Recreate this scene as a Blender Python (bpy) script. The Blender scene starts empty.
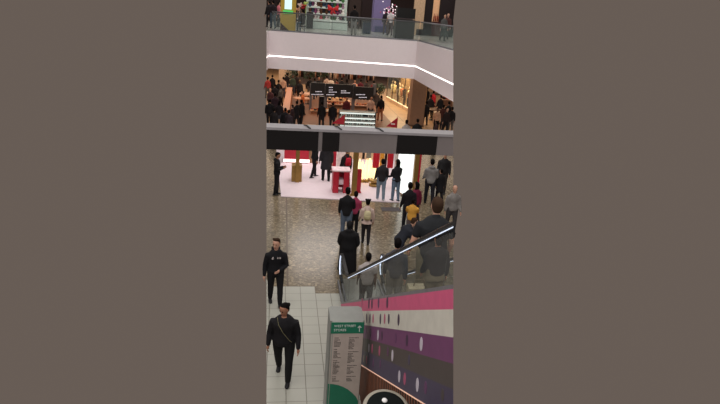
import bpy, bmesh, math, random
from mathutils import Vector, Matrix
random.seed(7)
PI = math.pi; R = math.radians
scn = bpy.context.scene
C = bpy.data.collections.new('mall'); scn.collection.children.link(C)

# ------------------------------------------------------------ camera, world, lights, exposure
H = 7.3; F = 567.5; PITCH = .326333; ROLL = .070575; HEAD = .1493367
cam = bpy.data.cameras.new('camera'); camo = bpy.data.objects.new('camera', cam); C.objects.link(camo)
cam.sensor_fit = 'HORIZONTAL'; cam.sensor_width = 36; cam.lens = F / 720 * 36; cam.clip_end = 300
camo.location = (0, 0, H)
camo.matrix_world = (Matrix.Translation((0, 0, H)) @ Matrix.Rotation(-HEAD, 4, 'Z') @
                     Matrix.Rotation(PI/2 - PITCH, 4, 'X') @ Matrix.Rotation(ROLL, 4, 'Z'))
scn.camera = camo
scn.view_settings.view_transform = 'Standard'; scn.view_settings.look = 'None'
scn.view_settings.gamma = 1; scn.view_settings.exposure = 0; scn.view_settings.use_curve_mapping = False
w = bpy.data.worlds.new('world'); scn.world = w; w.use_nodes = True
bg = w.node_tree.nodes['Background']; bg.inputs[0].default_value = (.137, .108, .091, 1); bg.inputs[1].default_value = 1

def area(name, loc, sx, sy, power, col, rot=(0, 0, 0)):
    l = bpy.data.lights.new(name, 'AREA'); l.shape = 'RECTANGLE'; l.size = sx; l.size_y = sy; l.energy = power; l.color = col
    o = bpy.data.objects.new(name, l); o.location = loc; o.rotation_euler = rot; C.objects.link(o); return o
area('skylight', (4, 14, 16), 26, 40, 3700, (1, .97, .93))
area('side_fill_light', (-8.5, 7, 10.5), 9, 16, 620, (1, .96, .92), (0, R(-62), 0))  # unseen fill added to brighten vertical faces turned left, such as the mural
area('rear_fill_light', (1.5, -3, 11.5), 14, 5, 800, (1, .96, .92), (R(80), 0, 0))  # unseen fill behind the camera, added to lift the sign front and fascia
area('upper_gallery_light', (5, 46, 9.2), 16, 16, 750, (1, .95, .9))
area('hall_light', (5, 50, 3.5), 16, 26, 1700, (1, .78, .58))
area('shop_light', (2.6, 25.5, 4.2), 4, 5, 150, (1, .93, .9))

# ------------------------------------------------------------ helpers
def ray(x, y):
    u = x-360; v = y-202; c, s = math.cos(ROLL), math.sin(ROLL); a = c*u+s*v; b = -s*u+c*v
    ct, st = math.cos(PITCH), math.sin(PITCH); X = a; Z = -(b*ct+F*st); Y = F*ct-b*st
    c, s = math.cos(HEAD), math.sin(HEAD)
    return Vector((X*c+Y*s, -X*s+Y*c, Z))
EYE = Vector((0, 0, H))
def G(x, y, z=0.0):                      # point of height z seen at x, y
    r = ray(x, y); return EYE + r*((z-H)/r.z)
def V(x, y, Y):                          # point at depth Y
    r = ray(x, y); return EYE + r*(Y/r.y)

def mat(name, col, rough=.6, metal=0, emit=0, ecol=None, noise=0, nscale=6, spec=.5, coat=0):
    m = bpy.data.materials.new(name); m.use_nodes = True; nt = m.node_tree; b = nt.nodes['Principled BSDF']
    b.inputs['Base Color'].default_value = (*col, 1); b.inputs['Roughness'].default_value = rough
    b.inputs['Metallic'].default_value = metal; b.inputs['Specular IOR Level'].default_value = spec
    if coat: b.inputs['Coat Weight'].default_value = coat; b.inputs['Coat Roughness'].default_value = .05
    if emit:
        b.inputs['Emission Color'].default_value = (*(ecol or col), 1); b.inputs['Emission Strength'].default_value = emit
    n = nt.nodes.new('ShaderNodeTexNoise'); n.inputs['Scale'].default_value = nscale; n.inputs['Detail'].default_value = 4
    tc = nt.nodes.new('ShaderNodeTexCoord'); nt.links.new(tc.outputs['Object'], n.inputs['Vector'])
    r = nt.nodes.new('ShaderNodeValToRGB'); k = noise or .06
    r.color_ramp.elements[0].position = .3; r.color_ramp.elements[1].position = .7
    r.color_ramp.elements[0].color = tuple(max(0, c*(1-k)) for c in col)+(1,)
    r.color_ramp.elements[1].color = tuple(min(1, c*(1+k)) for c in col)+(1,)
    nt.links.new(n.outputs['Fac'], r.inputs[0]); nt.links.new(r.outputs[0], b.inputs['Base Color'])
    return m
MC = {}
def cm(col, rough=.8):                   # cloth or plain paint by sRGB triple
    key = (col, rough)
    if key not in MC:
        lin = tuple(((c/255+.055)/1.055)**2.4 if c > 10 else c/255/12.92 for c in col)
        MC[key] = mat('finish_%d_%d_%d' % col, lin, rough, noise=.15, nscale=9, spec=.25)
    return MC[key]
def S(*c): return tuple(((v/255+.055)/1.055)**2.4 if v > 10 else v/255/12.92 for v in c)

def link(name, bm, m, parent=None, smooth=False):
    me = bpy.data.meshes.new(name); bmesh.ops.recalc_face_normals(bm, faces=bm.faces[:]); bm.to_mesh(me); bm.free()
    for mm in (m if isinstance(m, (list, tuple)) else [m]): me.materials.append(mm)
    if smooth:
        for p in me.polygons: p.use_smooth = True
    o = bpy.data.objects.new(name, me); C.objects.link(o)
    if parent: o.parent = parent
    return o
def tag(o, label=None, cat=None, group=None, kind=None):
    if label: o['label'] = label
    if cat: o['category'] = cat
    if group: o['group'] = group
    if kind: o['kind'] = kind
    return o
def empty(name, loc, label, cat, group=None, rz=0):
    o = bpy.data.objects.new(name, None); o.empty_display_size = .2; C.objects.link(o); o.location = loc; o.rotation_euler = (0, 0, rz)
    return tag(o, label, cat, group)
def box(bm, a, b, mi=0, bev=0):
    x0, x1 = sorted((a[0], b[0])); y0, y1 = sorted((a[1], b[1])); z0, z1 = sorted((a[2], b[2]))
    v = [bm.verts.new(p) for p in ((x0,y0,z0),(x1,y0,z0),(x1,y1,z0),(x0,y1,z0),(x0,y0,z1),(x1,y0,z1),(x1,y1,z1),(x0,y1,z1))]
    fs = []
    for q in ((3,2,1,0),(4,5,6,7),(0,1,5,4),(1,2,6,5),(2,3,7,6),(3,0,4,7)):
        f = bm.faces.new([v[i] for i in q]); f.material_index = mi; fs.append(f)
    if bev:
        es = list({e for f in fs for e in f.edges})
        bmesh.ops.bevel(bm, geom=es, offset=bev, segments=2, affect='EDGES', profile=.5)
    return v
def bxo(name, a, b, m, parent=None, bev=0):
    bm = bmesh.new(); box(bm, a, b, 0, bev); return link(name, bm, m, parent)
def prism(bm, pts, off, mi=0):            # polygon extruded by vector
    a = [bm.verts.new(p) for p in pts]; b = [bm.verts.new(Vector(p)+Vector(off)) for p in pts]; n = len(pts)
    fs = [bm.faces.new(a), bm.faces.new(b[::-1])]
    for i in range(n): fs.append(bm.faces.new((a[i], a[(i+1) % n], b[(i+1) % n], b[i])))
    for f in fs: f.material_index = mi
def loft(bm, rings, mi=0, seg=12):        # rings: (centre, axis_u, axis_v) vectors
    rr = []
    for c, u, v in rings:
        rr.append([bm.verts.new(Vector(c)+Vector(u)*math.cos(2*PI*i/seg)+Vector(v)*math.sin(2*PI*i/seg)) for i in range(seg)])
    fs = [bm.faces.new(rr[0][::-1]), bm.faces.new(rr[-1])]
    for a, b in zip(rr, rr[1:]):
        for i in range(seg): fs.append(bm.faces.new((a[i], a[(i+1) % seg], b[(i+1) % seg], b[i])))
    for f in fs: f.material_index = mi; f.smooth = True
def tube(bm, pts, rad, seg=8, flat=1.0, mi=0, round_end=True):
    pts = [Vector(p) for p in pts]; rad = [rad]*len(pts) if not isinstance(rad, (list, tuple)) else list(rad)
    if round_end:
        d0 = (pts[0]-pts[1]).normalized(); d1 = (pts[-1]-pts[-2]).normalized(); r0, r1 = rad[0], rad[-1]
        pts = [pts[0]+d0*r0*.85, pts[0]+d0*r0*.5] + pts + [pts[-1]+d1*r1*.5, pts[-1]+d1*r1*.85]
        rad = [r0*.45, r0*.85] + rad + [r1*.85, r1*.45]
    rings = []
    for i, p in enumerate(pts):
        d = (pts[min(i+1, len(pts)-1)]-pts[max(i-1, 0)]).normalized()
        up = Vector((0, 1, 0)) if abs(d.y) < .9 else Vector((1, 0, 0))
        u = d.cross(up).normalized(); v = u.cross(d).normalized()
        rings.append((p, u*rad[i], v*rad[i]*flat))
    loft(bm, rings, mi, seg)
def ball(bm, c, r, mi=0, seg=10, rings=7):
    rr = []
    for k in range(rings):
        t = PI*(k+.5)/rings
        rr.append((Vector(c)+Vector((0, 0, -math.cos(t)*r[2])), Vector((math.sin(t)*r[0], 0, 0)), Vector((0, math.sin(t)*r[1], 0))))
    loft(bm, rr, mi, seg)

# the photograph sees the mall through a tall narrow view: nothing is modelled beyond its two sides
NL = ray(266.5, 0).cross(ray(266.5, 404)).normalized(); NR = ray(453.3, 0).cross(ray(453.3, 404)).normalized()
mid = ray(360, 202)
if NL.dot(mid) > 0: NL = -NL
if NR.dot(mid) > 0: NR = -NR
def trim(o):
    bm = bmesh.new(); bm.from_mesh(o.data); M = o.matrix_world.inverted() if o.parent is None else Matrix.Translation(-o.parent.location)
    for n in (NL, NR):
        r = bmesh.ops.bisect_plane(bm, geom=bm.verts[:]+bm.edges[:]+bm.faces[:], plane_co=M @ EYE, plane_no=n, clear_outer=True)
        es = [e for e in r['geom_cut'] if isinstance(e, bmesh.types.BMEdge)]
        if es:
            try: bmesh.ops.holes_fill(bm, edges=es, sides=0)
            except Exception: pass
    bm.to_mesh(o.data); bm.free(); return o
def struct(name, bm, m, cut=True):
    o = link(name, bm, m); o['kind'] = 'structure'
    if cut: trim(o)
    return o
def inview(p, marg=0):
    d = Vector(p)-EYE; return NL.dot(d) < marg and NR.dot(d) < marg

# ------------------------------------------------------------ materials
BLACK = mat('black_lacquer', (.006, .006, .007), .12, coat=.3)
STEEL = mat('brushed_steel', S(120, 120, 125), .35, .6, noise=.1)
WHITE = mat('white_paint', S(235, 226, 229), .55, noise=.015)
GOLD = mat('gold_paint', S(150, 118, 62), .35, .5, noise=.1)
COPPER = mat('copper', S(150, 92, 66), .4, .4, noise=.2, nscale=3)
DARK = mat('dark_gap', S(22, 20, 22), .6)
RED = mat('red_paint', S(175, 25, 48), .4)
LED = mat('led_white', (1, .93, .88), .5, emit=2.2, ecol=(1, .93, .88))
LEDB = mat('led_cool', (.75, .83, 1), .5, emit=1.0, ecol=(.7, .8, 1))
WOOD = mat('orange_wood', S(176, 118, 80), .45, noise=.25, nscale=4)
TAN = mat('tan_panel', S(150, 115, 85), .5, noise=.1)
GREEN = mat('sign_green', S(28, 120, 92), .5)
SIGNG = mat('sign_grey', S(134, 136, 132), .45)
INK = mat('ink', S(60, 58, 58), .7)
RUBBER = mat('black_rubber', S(24, 24, 26), .4)

def glassmat(name, tint, gl=.08, op=.0, opc=(.5, .5, .5)):
    m = bpy.data.materials.new(name); m.use_nodes = True; nt = m.node_tree; nt.nodes.remove(nt.nodes['Principled BSDF'])
    out = nt.nodes['Material Output']; t = nt.nodes.new('ShaderNodeBsdfTransparent'); t.inputs[0].default_value = (*tint, 1)
    g = nt.nodes.new('ShaderNodeBsdfGlossy'); g.inputs['Roughness'].default_value = .05
    d = nt.nodes.new('ShaderNodeBsdfDiffuse'); d.inputs[0].default_value = (*opc, 1)
    a = nt.nodes.new('ShaderNodeMixShader'); a.inputs[0].default_value = gl; b = nt.nodes.new('ShaderNodeMixShader'); b.inputs[0].default_value = op
    nt.links.new(t.outputs[0], a.inputs[1]); nt.links.new(g.outputs[0], a.inputs[2]); nt.links.new(a.outputs[0], b.inputs[1]); nt.links.new(d.outputs[0], b.inputs[2])
    nt.links.new(b.outputs[0], out.inputs[0]); return m
GLASS = glassmat('balustrade_glass', (.84, .86, .85), .07, .05, (.45, .47, .47))
GLASSU = glassmat('gallery_glass', (.90, .95, .945), .08, .05, (.5, .6, .6))

def floor_mat(name, kind):
    m = bpy.data.materials.new(name); m.use_nodes = True; nt = m.node_tree; b = nt.nodes['Principled BSDF']; L = nt.links.new
    tc = nt.nodes.new('ShaderNodeTexCoord'); sep = nt.nodes.new('ShaderNodeSeparateXYZ'); L(tc.outputs['Object'], sep.inputs[0])
    def mth(op, a, c=None):
        n = nt.nodes.new('ShaderNodeMath'); n.operation = op
        for i, q in enumerate((a, c)):
            if q is None: continue
            if isinstance(q, (int, float)): n.inputs[i].default_value = q
            else: L(q, n.inputs[i])
        return n.outputs[0]
    def grid(sx, ox, oy, wd):
        res = None
        for ax, o_ in ((0, ox), (1, oy)):
            f = mth('FRACT', mth('DIVIDE', mth('SUBTRACT', sep.outputs[ax], o_-50*sx), sx))
            e = mth('MINIMUM', f, mth('SUBTRACT', 1, f)); l = mth('LESS_THAN', e, wd/sx/2*(1.5 if ax == 0 else 1))
            res = l if res is None else mth('MAXIMUM', res, l)
        return res
    n = nt.nodes.new('ShaderNodeTexNoise'); L(tc.outputs['Object'], n.inputs['Vector'])
    ramp = nt.nodes.new('ShaderNodeValToRGB'); mix = nt.nodes.new('ShaderNodeMix'); mix.data_type = 'RGBA'
    if kind == 'tile':
        n.inputs['Scale'].default_value = .8; L(n.outputs['Fac'], ramp.inputs[0])
        ramp.color_ramp.elements[0].color = (*S(160, 161, 151), 1); ramp.color_ramp.elements[1].color = (*S(180, 179, 170), 1)
        L(grid(.4007, .218, .028, .012), mix.inputs[0]); mix.inputs[7].default_value = (*S(120, 117, 108), 1)
        b.inputs['Roughness'].default_value = .3
    elif kind == 'hall':
        n.inputs['Scale'].default_value = 1.2; L(n.outputs['Fac'], ramp.inputs[0])
        ramp.color_ramp.elements[0].color = (*S(165, 128, 92), 1); ramp.color_ramp.elements[1].color = (*S(200, 160, 118), 1)
        L(grid(1.2, .2, .0, .03), mix.inputs[0]); mix.inputs[7].default_value = (*S(120, 92, 68), 1)
        b.inputs['Roughness'].default_value = .35
    elif kind == 'gallery':
        n.inputs['Scale'].default_value = 1.2; L(n.outputs['Fac'], ramp.inputs[0])
        ramp.color_ramp.elements[0].color = (*S(150, 150, 145), 1); ramp.color_ramp.elements[1].color = (*S(185, 180, 170), 1)
        L(grid(1.2, .2, .0, .03), mix.inputs[0]); mix.inputs[7].default_value = (*S(120, 112, 100), 1)
        b.inputs['Roughness'].default_value = .25
    else:
        v = nt.nodes.new('ShaderNodeTexVoronoi'); v.inputs['Scale'].default_value = 17; L(tc.outputs['Object'], v.inputs['Vector'])
        s2 = nt.nodes.new('ShaderNodeSeparateColor'); L(v.outputs['Color'], s2.inputs[0])
        n.inputs['Scale'].default_value = .5; n.inputs['Detail'].default_value = 2
        fac = mth('ADD', mth('MULTIPLY', s2.outputs[0], .75), mth('MULTIPLY', n.outputs['Fac'], .35)); L(fac, ramp.inputs[0])
        e = ramp.color_ramp.elements; e[0].position = .05; e[0].color = (*S(84, 74, 60), 1); e[1].position = 1.0; e[1].color = (*S(178, 162, 134), 1)
        k = e.new(.55); k.color = (*S(115, 103, 83), 1)
        k = e.new(.85); k.color = (*S(140, 126, 103), 1)
        L(grid(2.4, .28, .5, .035), mix.inputs[0]); mix.inputs[7].default_value = (*S(95, 82, 68), 1)
        b.inputs['Roughness'].default_value = .22
    L(ramp.outputs[0], mix.inputs[6]); L(mix.outputs[2], b.inputs['Base Color']); return m
TILE = floor_mat('glazed_tile', 'tile'); TERR = floor_mat('terrazzo', 'terr'); HALL = floor_mat('hall_tile', 'hall'); GAL = floor_mat('gallery_tile', 'gallery')

# ------------------------------------------------------------ floors
s_ = .4007
bm = bmesh.new()
prism(bm, [(-3, 5, 0), (6, 5, 0), (6, 13.65, 0), (1.02, 13.65, 0), (1.02, 14.05, 0), (-.18, 14.05, 0), (-.18, 14.45, 0), (-3, 14.45, 0)], (0, 0, -.25))
struct('floor', bm, TILE)
bm = bmesh.new()
prism(bm, [(-3, 14.45, 0), (-.18, 14.45, 0), (-.18, 14.05, 0), (1.02, 14.05, 0), (1.02, 13.65, 0), (12, 13.65, 0), (14, 33, 0), (-3, 33, 0)], (0, 0, -.25))
struct('floor', bm, TERR)
bm = bmesh.new(); prism(bm, [(-4, 33, 0), (14, 33, 0), (26, 72, 0), (-4, 72, 0)], (0, 0, -.25)); struct('floor', bm, HALL)
bm = bmesh.new(); box(bm, (.3, 56.5, 0), (13, 70, .02)); struct('floor', bm, cm((70, 54, 48), .5))
bm = bmesh.new(); box(bm, (.8, 36.8, 0), (7.6, 50, .015)); struct('floor', bm, cm((128, 88, 68), .45))
# upper gallery slab with its fascia kinks
UZ = 5.75
kL = (-.80, 34.4); kR = (7.62, 33.0); rE = (7.60, 24.0); lE = (-1.3, 24)
edge = [lE, kL, kR, rE]
bm = bmesh.new(); prism(bm, [(-2.4, 24, UZ-.02), (lE[0]-.2, 24, UZ-.02), (kL[0]-.2, kL[1]+.2, UZ-.02), (kR[0]+.2, kR[1]+.2, UZ-.02), (rE[0]+.2, 24, UZ-.02), (20, 24, UZ-.02), (22, 62, UZ-.02), (-4, 62, UZ-.02)], (0, 0, -.3))
struct('floor', bm, GAL)
def fascia(p, q, z0, z1, th, m, name='trim_1', push=0):
    p = Vector(p); q = Vector(q); d = (q-p).normalized(); n = Vector((d.y, -d.x))
    if n.dot(-p) < 0 and abs(d.x) > .5: n = -n
    a, b = p+n*push, q+n*push; c_, e_ = b-n*th, a-n*th
    bm = bmesh.new(); prism(bm, [(a.x, a.y, z0), (b.x, b.y, z0), (c_.x, c_.y, z0), (e_.x, e_.y, z0)], (0, 0, z1-z0)); return struct(name, bm, m)
FZ0, FZ1, LZ = 3.68, 5.79, 4.41
for i, (p, q) in enumerate(zip(edge, edge[1:])):
    fascia(p, q, LZ+.035, FZ1, .35, WHITE, 'trim_%d' % (1+i)); fascia(p, q, FZ0, LZ-.035, .35, WHITE, 'trim_%d' % (1+i))
    fascia(p, q, LZ-.035, LZ+.035, .05, LED, 'trim_%d' % (4+i), push=-.03)
# gallery ceiling under slab is white too; gallery balustrade
def balustrade(p, q, npan, label, i):
    t = empty('glass_balustrade', (p[0], p[1], UZ), label, 'balustrade')
    p = Vector(p)-Vector(t.location[:2]); q = Vector(q)-Vector(t.location[:2]); d = q-p
    for k in range(npan):
        a = p+d*(k+.01)/npan; b = p+d*(k+.99)/npan; n = Vector((d.y, -d.x)).normalized()*.006
        bm = bmesh.new(); prism(bm, [(a.x-n.x, a.y-n.y, .08), (b.x-n.x, b.y-n.y, .08), (b.x+n.x, b.y+n.y, .08), (a.x+n.x, a.y+n.y, .08)], (0, 0, 1.0))
        o = link('glass_pane', bm, GLASSU, t); trim(o)
        if not o.data.polygons: bpy.data.objects.remove(o)
    bm = bmesh.new(); tube(bm, [(p.x, p.y, 1.1), (q.x, q.y, 1.1)], .035, 8, round_end=False); trim(link('handrail', bm, STEEL, t, True))
    bm = bmesh.new(); n = Vector((d.y, -d.x)).normalized()*.03
    prism(bm, [(p.x-n.x, p.y-n.y, .05), (q.x-n.x, q.y-n.y, .05), (q.x+n.x, q.y+n.y, .05), (p.x+n.x, p.y+n.y, .05)], (0, 0, .07)); trim(link('base_channel', bm, STEEL, t))
balustrade((kL[0]+.15, kL[1]+.2), (kR[0]+.1, kR[1]+.2), 5, 'long glass balustrade with steel handrail above the white fascia', 0)
balustrade((kR[0]+.15, kR[1]+.15), (rE[0]+.2, rE[1]), 5, 'glass balustrade running off to the right from the fascia corner', 1)

# black glossy beam across the atrium
t = empty('atrium_beam', (1.5, 10.2, 4.83), 'glossy black beam with grey top spanning the void above the shop', 'beam')
def rel(o, root):
    for v in o.data.vertices: v.co -= root.location
    return o
def part(name, a, b, m, root, bev=0, cut=False):
    bm = bmesh.new(); box(bm, a, b, 0, bev); o = link(name, bm, m)
    if cut: trim(o)
    rel(o, root); o.parent = root; return o
BG = mat('beam_painted_reflection', S(112, 105, 105), .35, 0, noise=.12, nscale=2); BM = mat('beam_mid_gloss', S(40, 38, 40), .15, .2)
part('core', (-1, 10.05, 4.85), (4.2, 10.32, 5.18), DARK, t, cut=True)
part('cap', (-1, 9.98, 5.19), (4.2, 10.36, 5.235), mat('cap_grey', S(150, 146, 150), .4, .2), t, cut=True)
xs = [(267, BLACK), (318, BG), (322, BLACK), (339, BG), (396.5, BLACK), (436.5, BG), (455, None)]  # grey stretches paint the mall's reflection into the black beam's colour
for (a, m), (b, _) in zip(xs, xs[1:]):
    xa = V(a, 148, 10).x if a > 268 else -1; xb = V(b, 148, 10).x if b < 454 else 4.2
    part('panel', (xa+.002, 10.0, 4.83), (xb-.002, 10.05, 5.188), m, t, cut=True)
for x, y in ((308, 128), (339, 129), (380, 131)):
    p = V(x, y, 10.15); bm = bmesh.new(); tube(bm, [(p.x-.07, 10.30, 5.24), (p.x-.02, 10.15, 5.26), (p.x+.03, 10.0, 5.24)], [.008, .014, .018], 6)
    o = rel(link('clip', bm, RUBBER, None, True), t); o.parent = t

# ------------------------------------------------------------ escalator
EX0, EX1 = 1.65, 2.95; YB = 13.07; TG = math.tan(R(30)); YT = 3.4
def zt(y): return (YB-y)*TG
esc = empty('escalator', (1.65, 13.07, 0), 'escalator with glass sides and a striped pink and purple spotted side', 'escalator')
def epart(name, bm, m, smooth=False, cut=True):
    o = link(name, bm, m, None, smooth)
    if cut: trim(o)
    rel(o, esc); o.parent = esc; return o
MURAL = [mat('mural_pink', S(205, 88, 128), .5), mat('mural_white', S(205, 202, 192), .5), mat('mural_purple', S(112, 62, 104), .5),
         mat('mural_charcoal', S(78, 70, 68), .5), mat('mural_navy', S(72, 64, 88), .5),
         mat('dot_white', S(200, 192, 205), .5), mat('dot_pink', S(178, 84, 118), .5), mat('dot_dark', S(66, 44, 70), .5), mat('dot_mauve', S(98, 56, 96), .5), mat('dot_tan', S(150, 135, 120), .5)]
bm = bmesh.new()
lv = [0, -.22, -.52, -.80, -1.07, -1.40]
def yz(y, off): return max(0.0, zt(y)+off)
for i in range(5):
    a, b = lv[i], lv[i+1]; pts = []
    y0a = YB+a/TG; y0b = YB+b/TG
    poly = [(EX0, YT, zt(YT)+a), (EX0, y0a, 0), (EX0, y0b, 0), (EX0, YT, zt(YT)+b)]
    prism(bm, poly, (.06, 0, 0), i)
dots = [(362,303,11,6),(369,303.3,12,7),(372,303.5,12,7),(378.6,303,12,8),(387.3,302.5,13,7),
 (366.7,318.2,11,7),(370,318.5,11,7),(373.2,318.6,11,6),(380.4,319,12,7),(384.7,318.8,12,6),(388.8,319,12,7),(398.6,319.8,13.5,7),
 (366,331,10,8),(370.5,333,10,7),(378,335.2,12,5),(382,335.8,11,7),(395.7,338,12,8),(407,340.4,13.5,7),(421.3,344,16.3,5),
 (368.9,348,10,5),(372.2,348.6,11,6),(379.5,350.7,12,6),(387.8,351.5,11,8),(392.4,355.6,13.5,5),(409,360,12,4),
 (363.9,358.4,9,9),(366.5,359.8,10,6),(373.2,363,10,8),(380.2,364,10,8),(399.3,376.5,14,5),(404.7,378.8,14.5,6),(417.4,384.8,16.4,5),(425.5,387.6,15,8),(442.6,395,15,3)]
for x, y, h, mi in dots:
    r = ray(x, y); p = EYE+r*(EX0/r.x); p2 = EYE+ray(x, y+h/2)*(EX0/ray(x, y+h/2).x); rad = (p-p2).length*.93
    ring = [(EX0-.003, p.y+rad*.72*math.cos(k*PI/10), p.z+rad*math.sin(k*PI/10)) for k in range(20)]
    if min(q[2] for q in ring) > .01: prism(bm, ring, (.004, 0, 0), mi)
epart('side_cladding', bm, MURAL)
bm = bmesh.new(); prism(bm, [(EX1, YT, zt(YT)), (EX1, YB, 0), (EX1, YB-1.4/TG, 0), (EX1, YT, zt(YT)-1.4)], (.06, 0, 0)); epart('far_cladding', bm, DARK)
bm = bmesh.new(); prism(bm, [(EX0+.06, YT, zt(YT)-1.35), (EX0+.06, YB-1.38/TG, 0.0), (EX0+.06, YB-1.45/TG, 0), (EX0+.06, YT, zt(YT)-1.4)], (EX1-EX0-.06, 0, 0)); epart('soffit', bm, DARK)
# copper ribbed cladding below the mural with bright trim
bm = bmesh.new(); y1 = YB-1.42/TG
prism(bm, [(EX0+.03, YT, zt(YT)-1.42), (EX0+.03, y1, 0), (EX0+.03, YT, 0)], (.08, 0, 0), 1)
k = 0; dn = Vector((0, -math.sin(R(30)), -math.cos(R(30))))
yy = YT-3.2
while yy < y1:
    p = Vector((0, yy, zt(yy)-1.44)); L_ = p.z/math.cos(R(30)) if p.z > 0 else 0
    q = p+dn*L_
    if q.y < YT:
        L_ = (p.y-YT)/math.sin(R(30)); q = p+dn*L_
    if p.y > YT and L_ > .03:
        sx = Vector((0, .02*math.cos(R(30)), -.02*math.sin(R(30))))
        pts = [(EX0+.022, *(p-sx)[1:]), (EX0+.022, *(p+sx)[1:]), (EX0+.022, *(q+sx)[1:]), (EX0+.022, *(q-sx)[1:])]
        pts = [(a, b, max(0, c)) for a, b, c in pts]
        prism(bm, pts, (.012, 0, 0))
    yy += .125
epart('ribbed_base', bm, [COPPER, mat('copper_gap', S(24, 16, 15), .7)])
bm = bmesh.new(); prism(bm, [(EX0-.008, YT, zt(YT)-1.40), (EX0-.008, y1+.02, 0.0), (EX0-.008, y1+.0, 0.0), (EX0-.008, YT, zt(YT)-1.414)], (.03, 0, 0))
epart('lit_trim', bm, mat('trim_lit', S(255, 200, 170), .4, emit=.35, ecol=(1, .6, .45)))
# steps
for k in range(28):
    z1 = .2*(k+1)-.1; yb = YB-.3-.3464*k
    if yb-.36 < YT: break
    bm = bmesh.new(); box(bm, (EX0+.16, yb-.36, z1-.2), (EX1-.16, yb, z1), 0)
    for j in range(24):
        xx = EX0+.17+j*(.96/24); box(bm, (xx, yb-.35, z1), (xx+.02, yb, z1+.008), 0)
    o = epart('step', bm, cm((92, 92, 92), .5))
    if not o.data.polygons: bpy.data.objects.remove(o)
PLATE = mat('landing_plate', S(150, 150, 145), .35, .4, noise=.1, nscale=20)
bm = bmesh.new(); box(bm, (EX0+.1, YB-.3, .0), (EX1-.1, 14.5, .02)); epart('landing_plate', bm, PLATE)
def rail_path(x, lo=0.0):
    # handrail centre line from upper part down to newel curl
    pts = [Vector((x, YT, zt(YT)+.74-lo))]
    yb_ = YB-.35
    for y in (6, 9, 11, 12.2): pts.append(Vector((x, y, zt(y)+.74-lo)))
    for a in range(6):
        t_ = a/5; y = 12.35+.75*t_; z = .74+(.24)*0+zt(12.35)*(1-t_)**1.6+.235*t_
        pts.append(Vector((x, y, z-lo)))
    pts.append(Vector((x, 13.9, .975-lo)))
    r_ = .34-lo*.6; cz = .975-lo-r_
    for a in range(1, 9):
        an = R(90-a*20); pts.append(Vector((x, 14.0+r_*math.cos(an), cz+r_*math.sin(an))))
    pts.append(Vector((x, 13.7, cz-r_)))
    return pts
for x, nm in ((EX0+.08, 'near'), (EX1-.08, 'far')):
    P_ = rail_path(x)
    def sweep(P_, w_, h_, dx=0, dz=0):
        bm = bmesh.new(); rr = []
        for i, p in enumerate(P_):
            d = (P_[min(i+1, len(P_)-1)]-P_[max(i-1, 0)]).normalized(); u = Vector((1, 0, 0)); v = u.cross(d).normalized()
            if i < 6 and v.z < 0: pass
            rr.append([bm.verts.new(p+u*(dx+a*w_/2)+v*(dz+b*h_/2)) for a, b in ((-1, -.6), (-.8, -1), (.8, -1), (1, -.6), (1, .6), (.8, 1), (-.8, 1), (-1, .6))])
        bm.faces.new(rr[0]); bm.faces.new(rr[-1][::-1])
        for a, b in zip(rr, rr[1:]):
            for i in range(8): bm.faces.new((a[i], a[(i+1) % 8], b[(i+1) % 8], b[i]))
        return bm
    epart('handrail', sweep(P_, .085, .05, 0, 0), RUBBER)
    o = rail_path(x, .045); up_ = [q for q in o if q.y < 12.4 and q is not o[-1]]; cu_ = [q for q in o if q.y > 14.05]
    epart('rail_light', sweep(up_, .014, .008, -.036), LEDB); epart('rail_light', sweep(cu_, .03, .03, -.02), LEDB)
    # glass following the rail
    for (ya, yb2) in ([(YT, 5.2), (5.2, 7), (7, 8.8), (8.8, 10.6), (10.6, 12.3)]):
        bm = bmesh.new(); prism(bm, [(x-.006, ya+.01, zt(ya)+.04), (x-.006, yb2-.01, zt(yb2)+.04), (x-.006, yb2-.01, zt(yb2)+.66), (x-.006, ya+.01, zt(ya)+.66)], (.012, 0, 0)); epart('glass_panel', bm, GLASS)
    q = rail_path(x, .08); poly = [p for p in q if p.y >= 12.3]
    pts = [(x-.006, 12.31, zt(12.31)+.04)] + [(x-.006, 12.31, zt(12.31)+.66)] + [(x-.006, p.y, p.z) for p in poly[1:]] + [(x-.006, 13.2, .15)]
    bm = bmesh.new(); prism(bm, pts, (.012, 0, 0)); bmesh.ops.triangulate(bm, faces=[f for f in bm.faces if len(f.verts) > 4]); epart('newel_glass', bm, GLASS)
    for s2 in (-1, 1):
        bm = bmesh.new(); prism(bm, [(x+s2*.05-.02, YT, zt(YT)-.12), (x+s2*.05-.02, YT, zt(YT)+.05), (x+s2*.05-.02, 12.9, zt(12.9)+.05), (x+s2*.05-.02, 13.1, .12), (x+s2*.05-.02, 14.25, .12), (x+s2*.05-.02, 14.25, 0), (x+s2*.05-.02, 13.0, 0)], (.04, 0, 0)); epart('skirt', bm, cm((112, 112, 116), .35))

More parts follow.
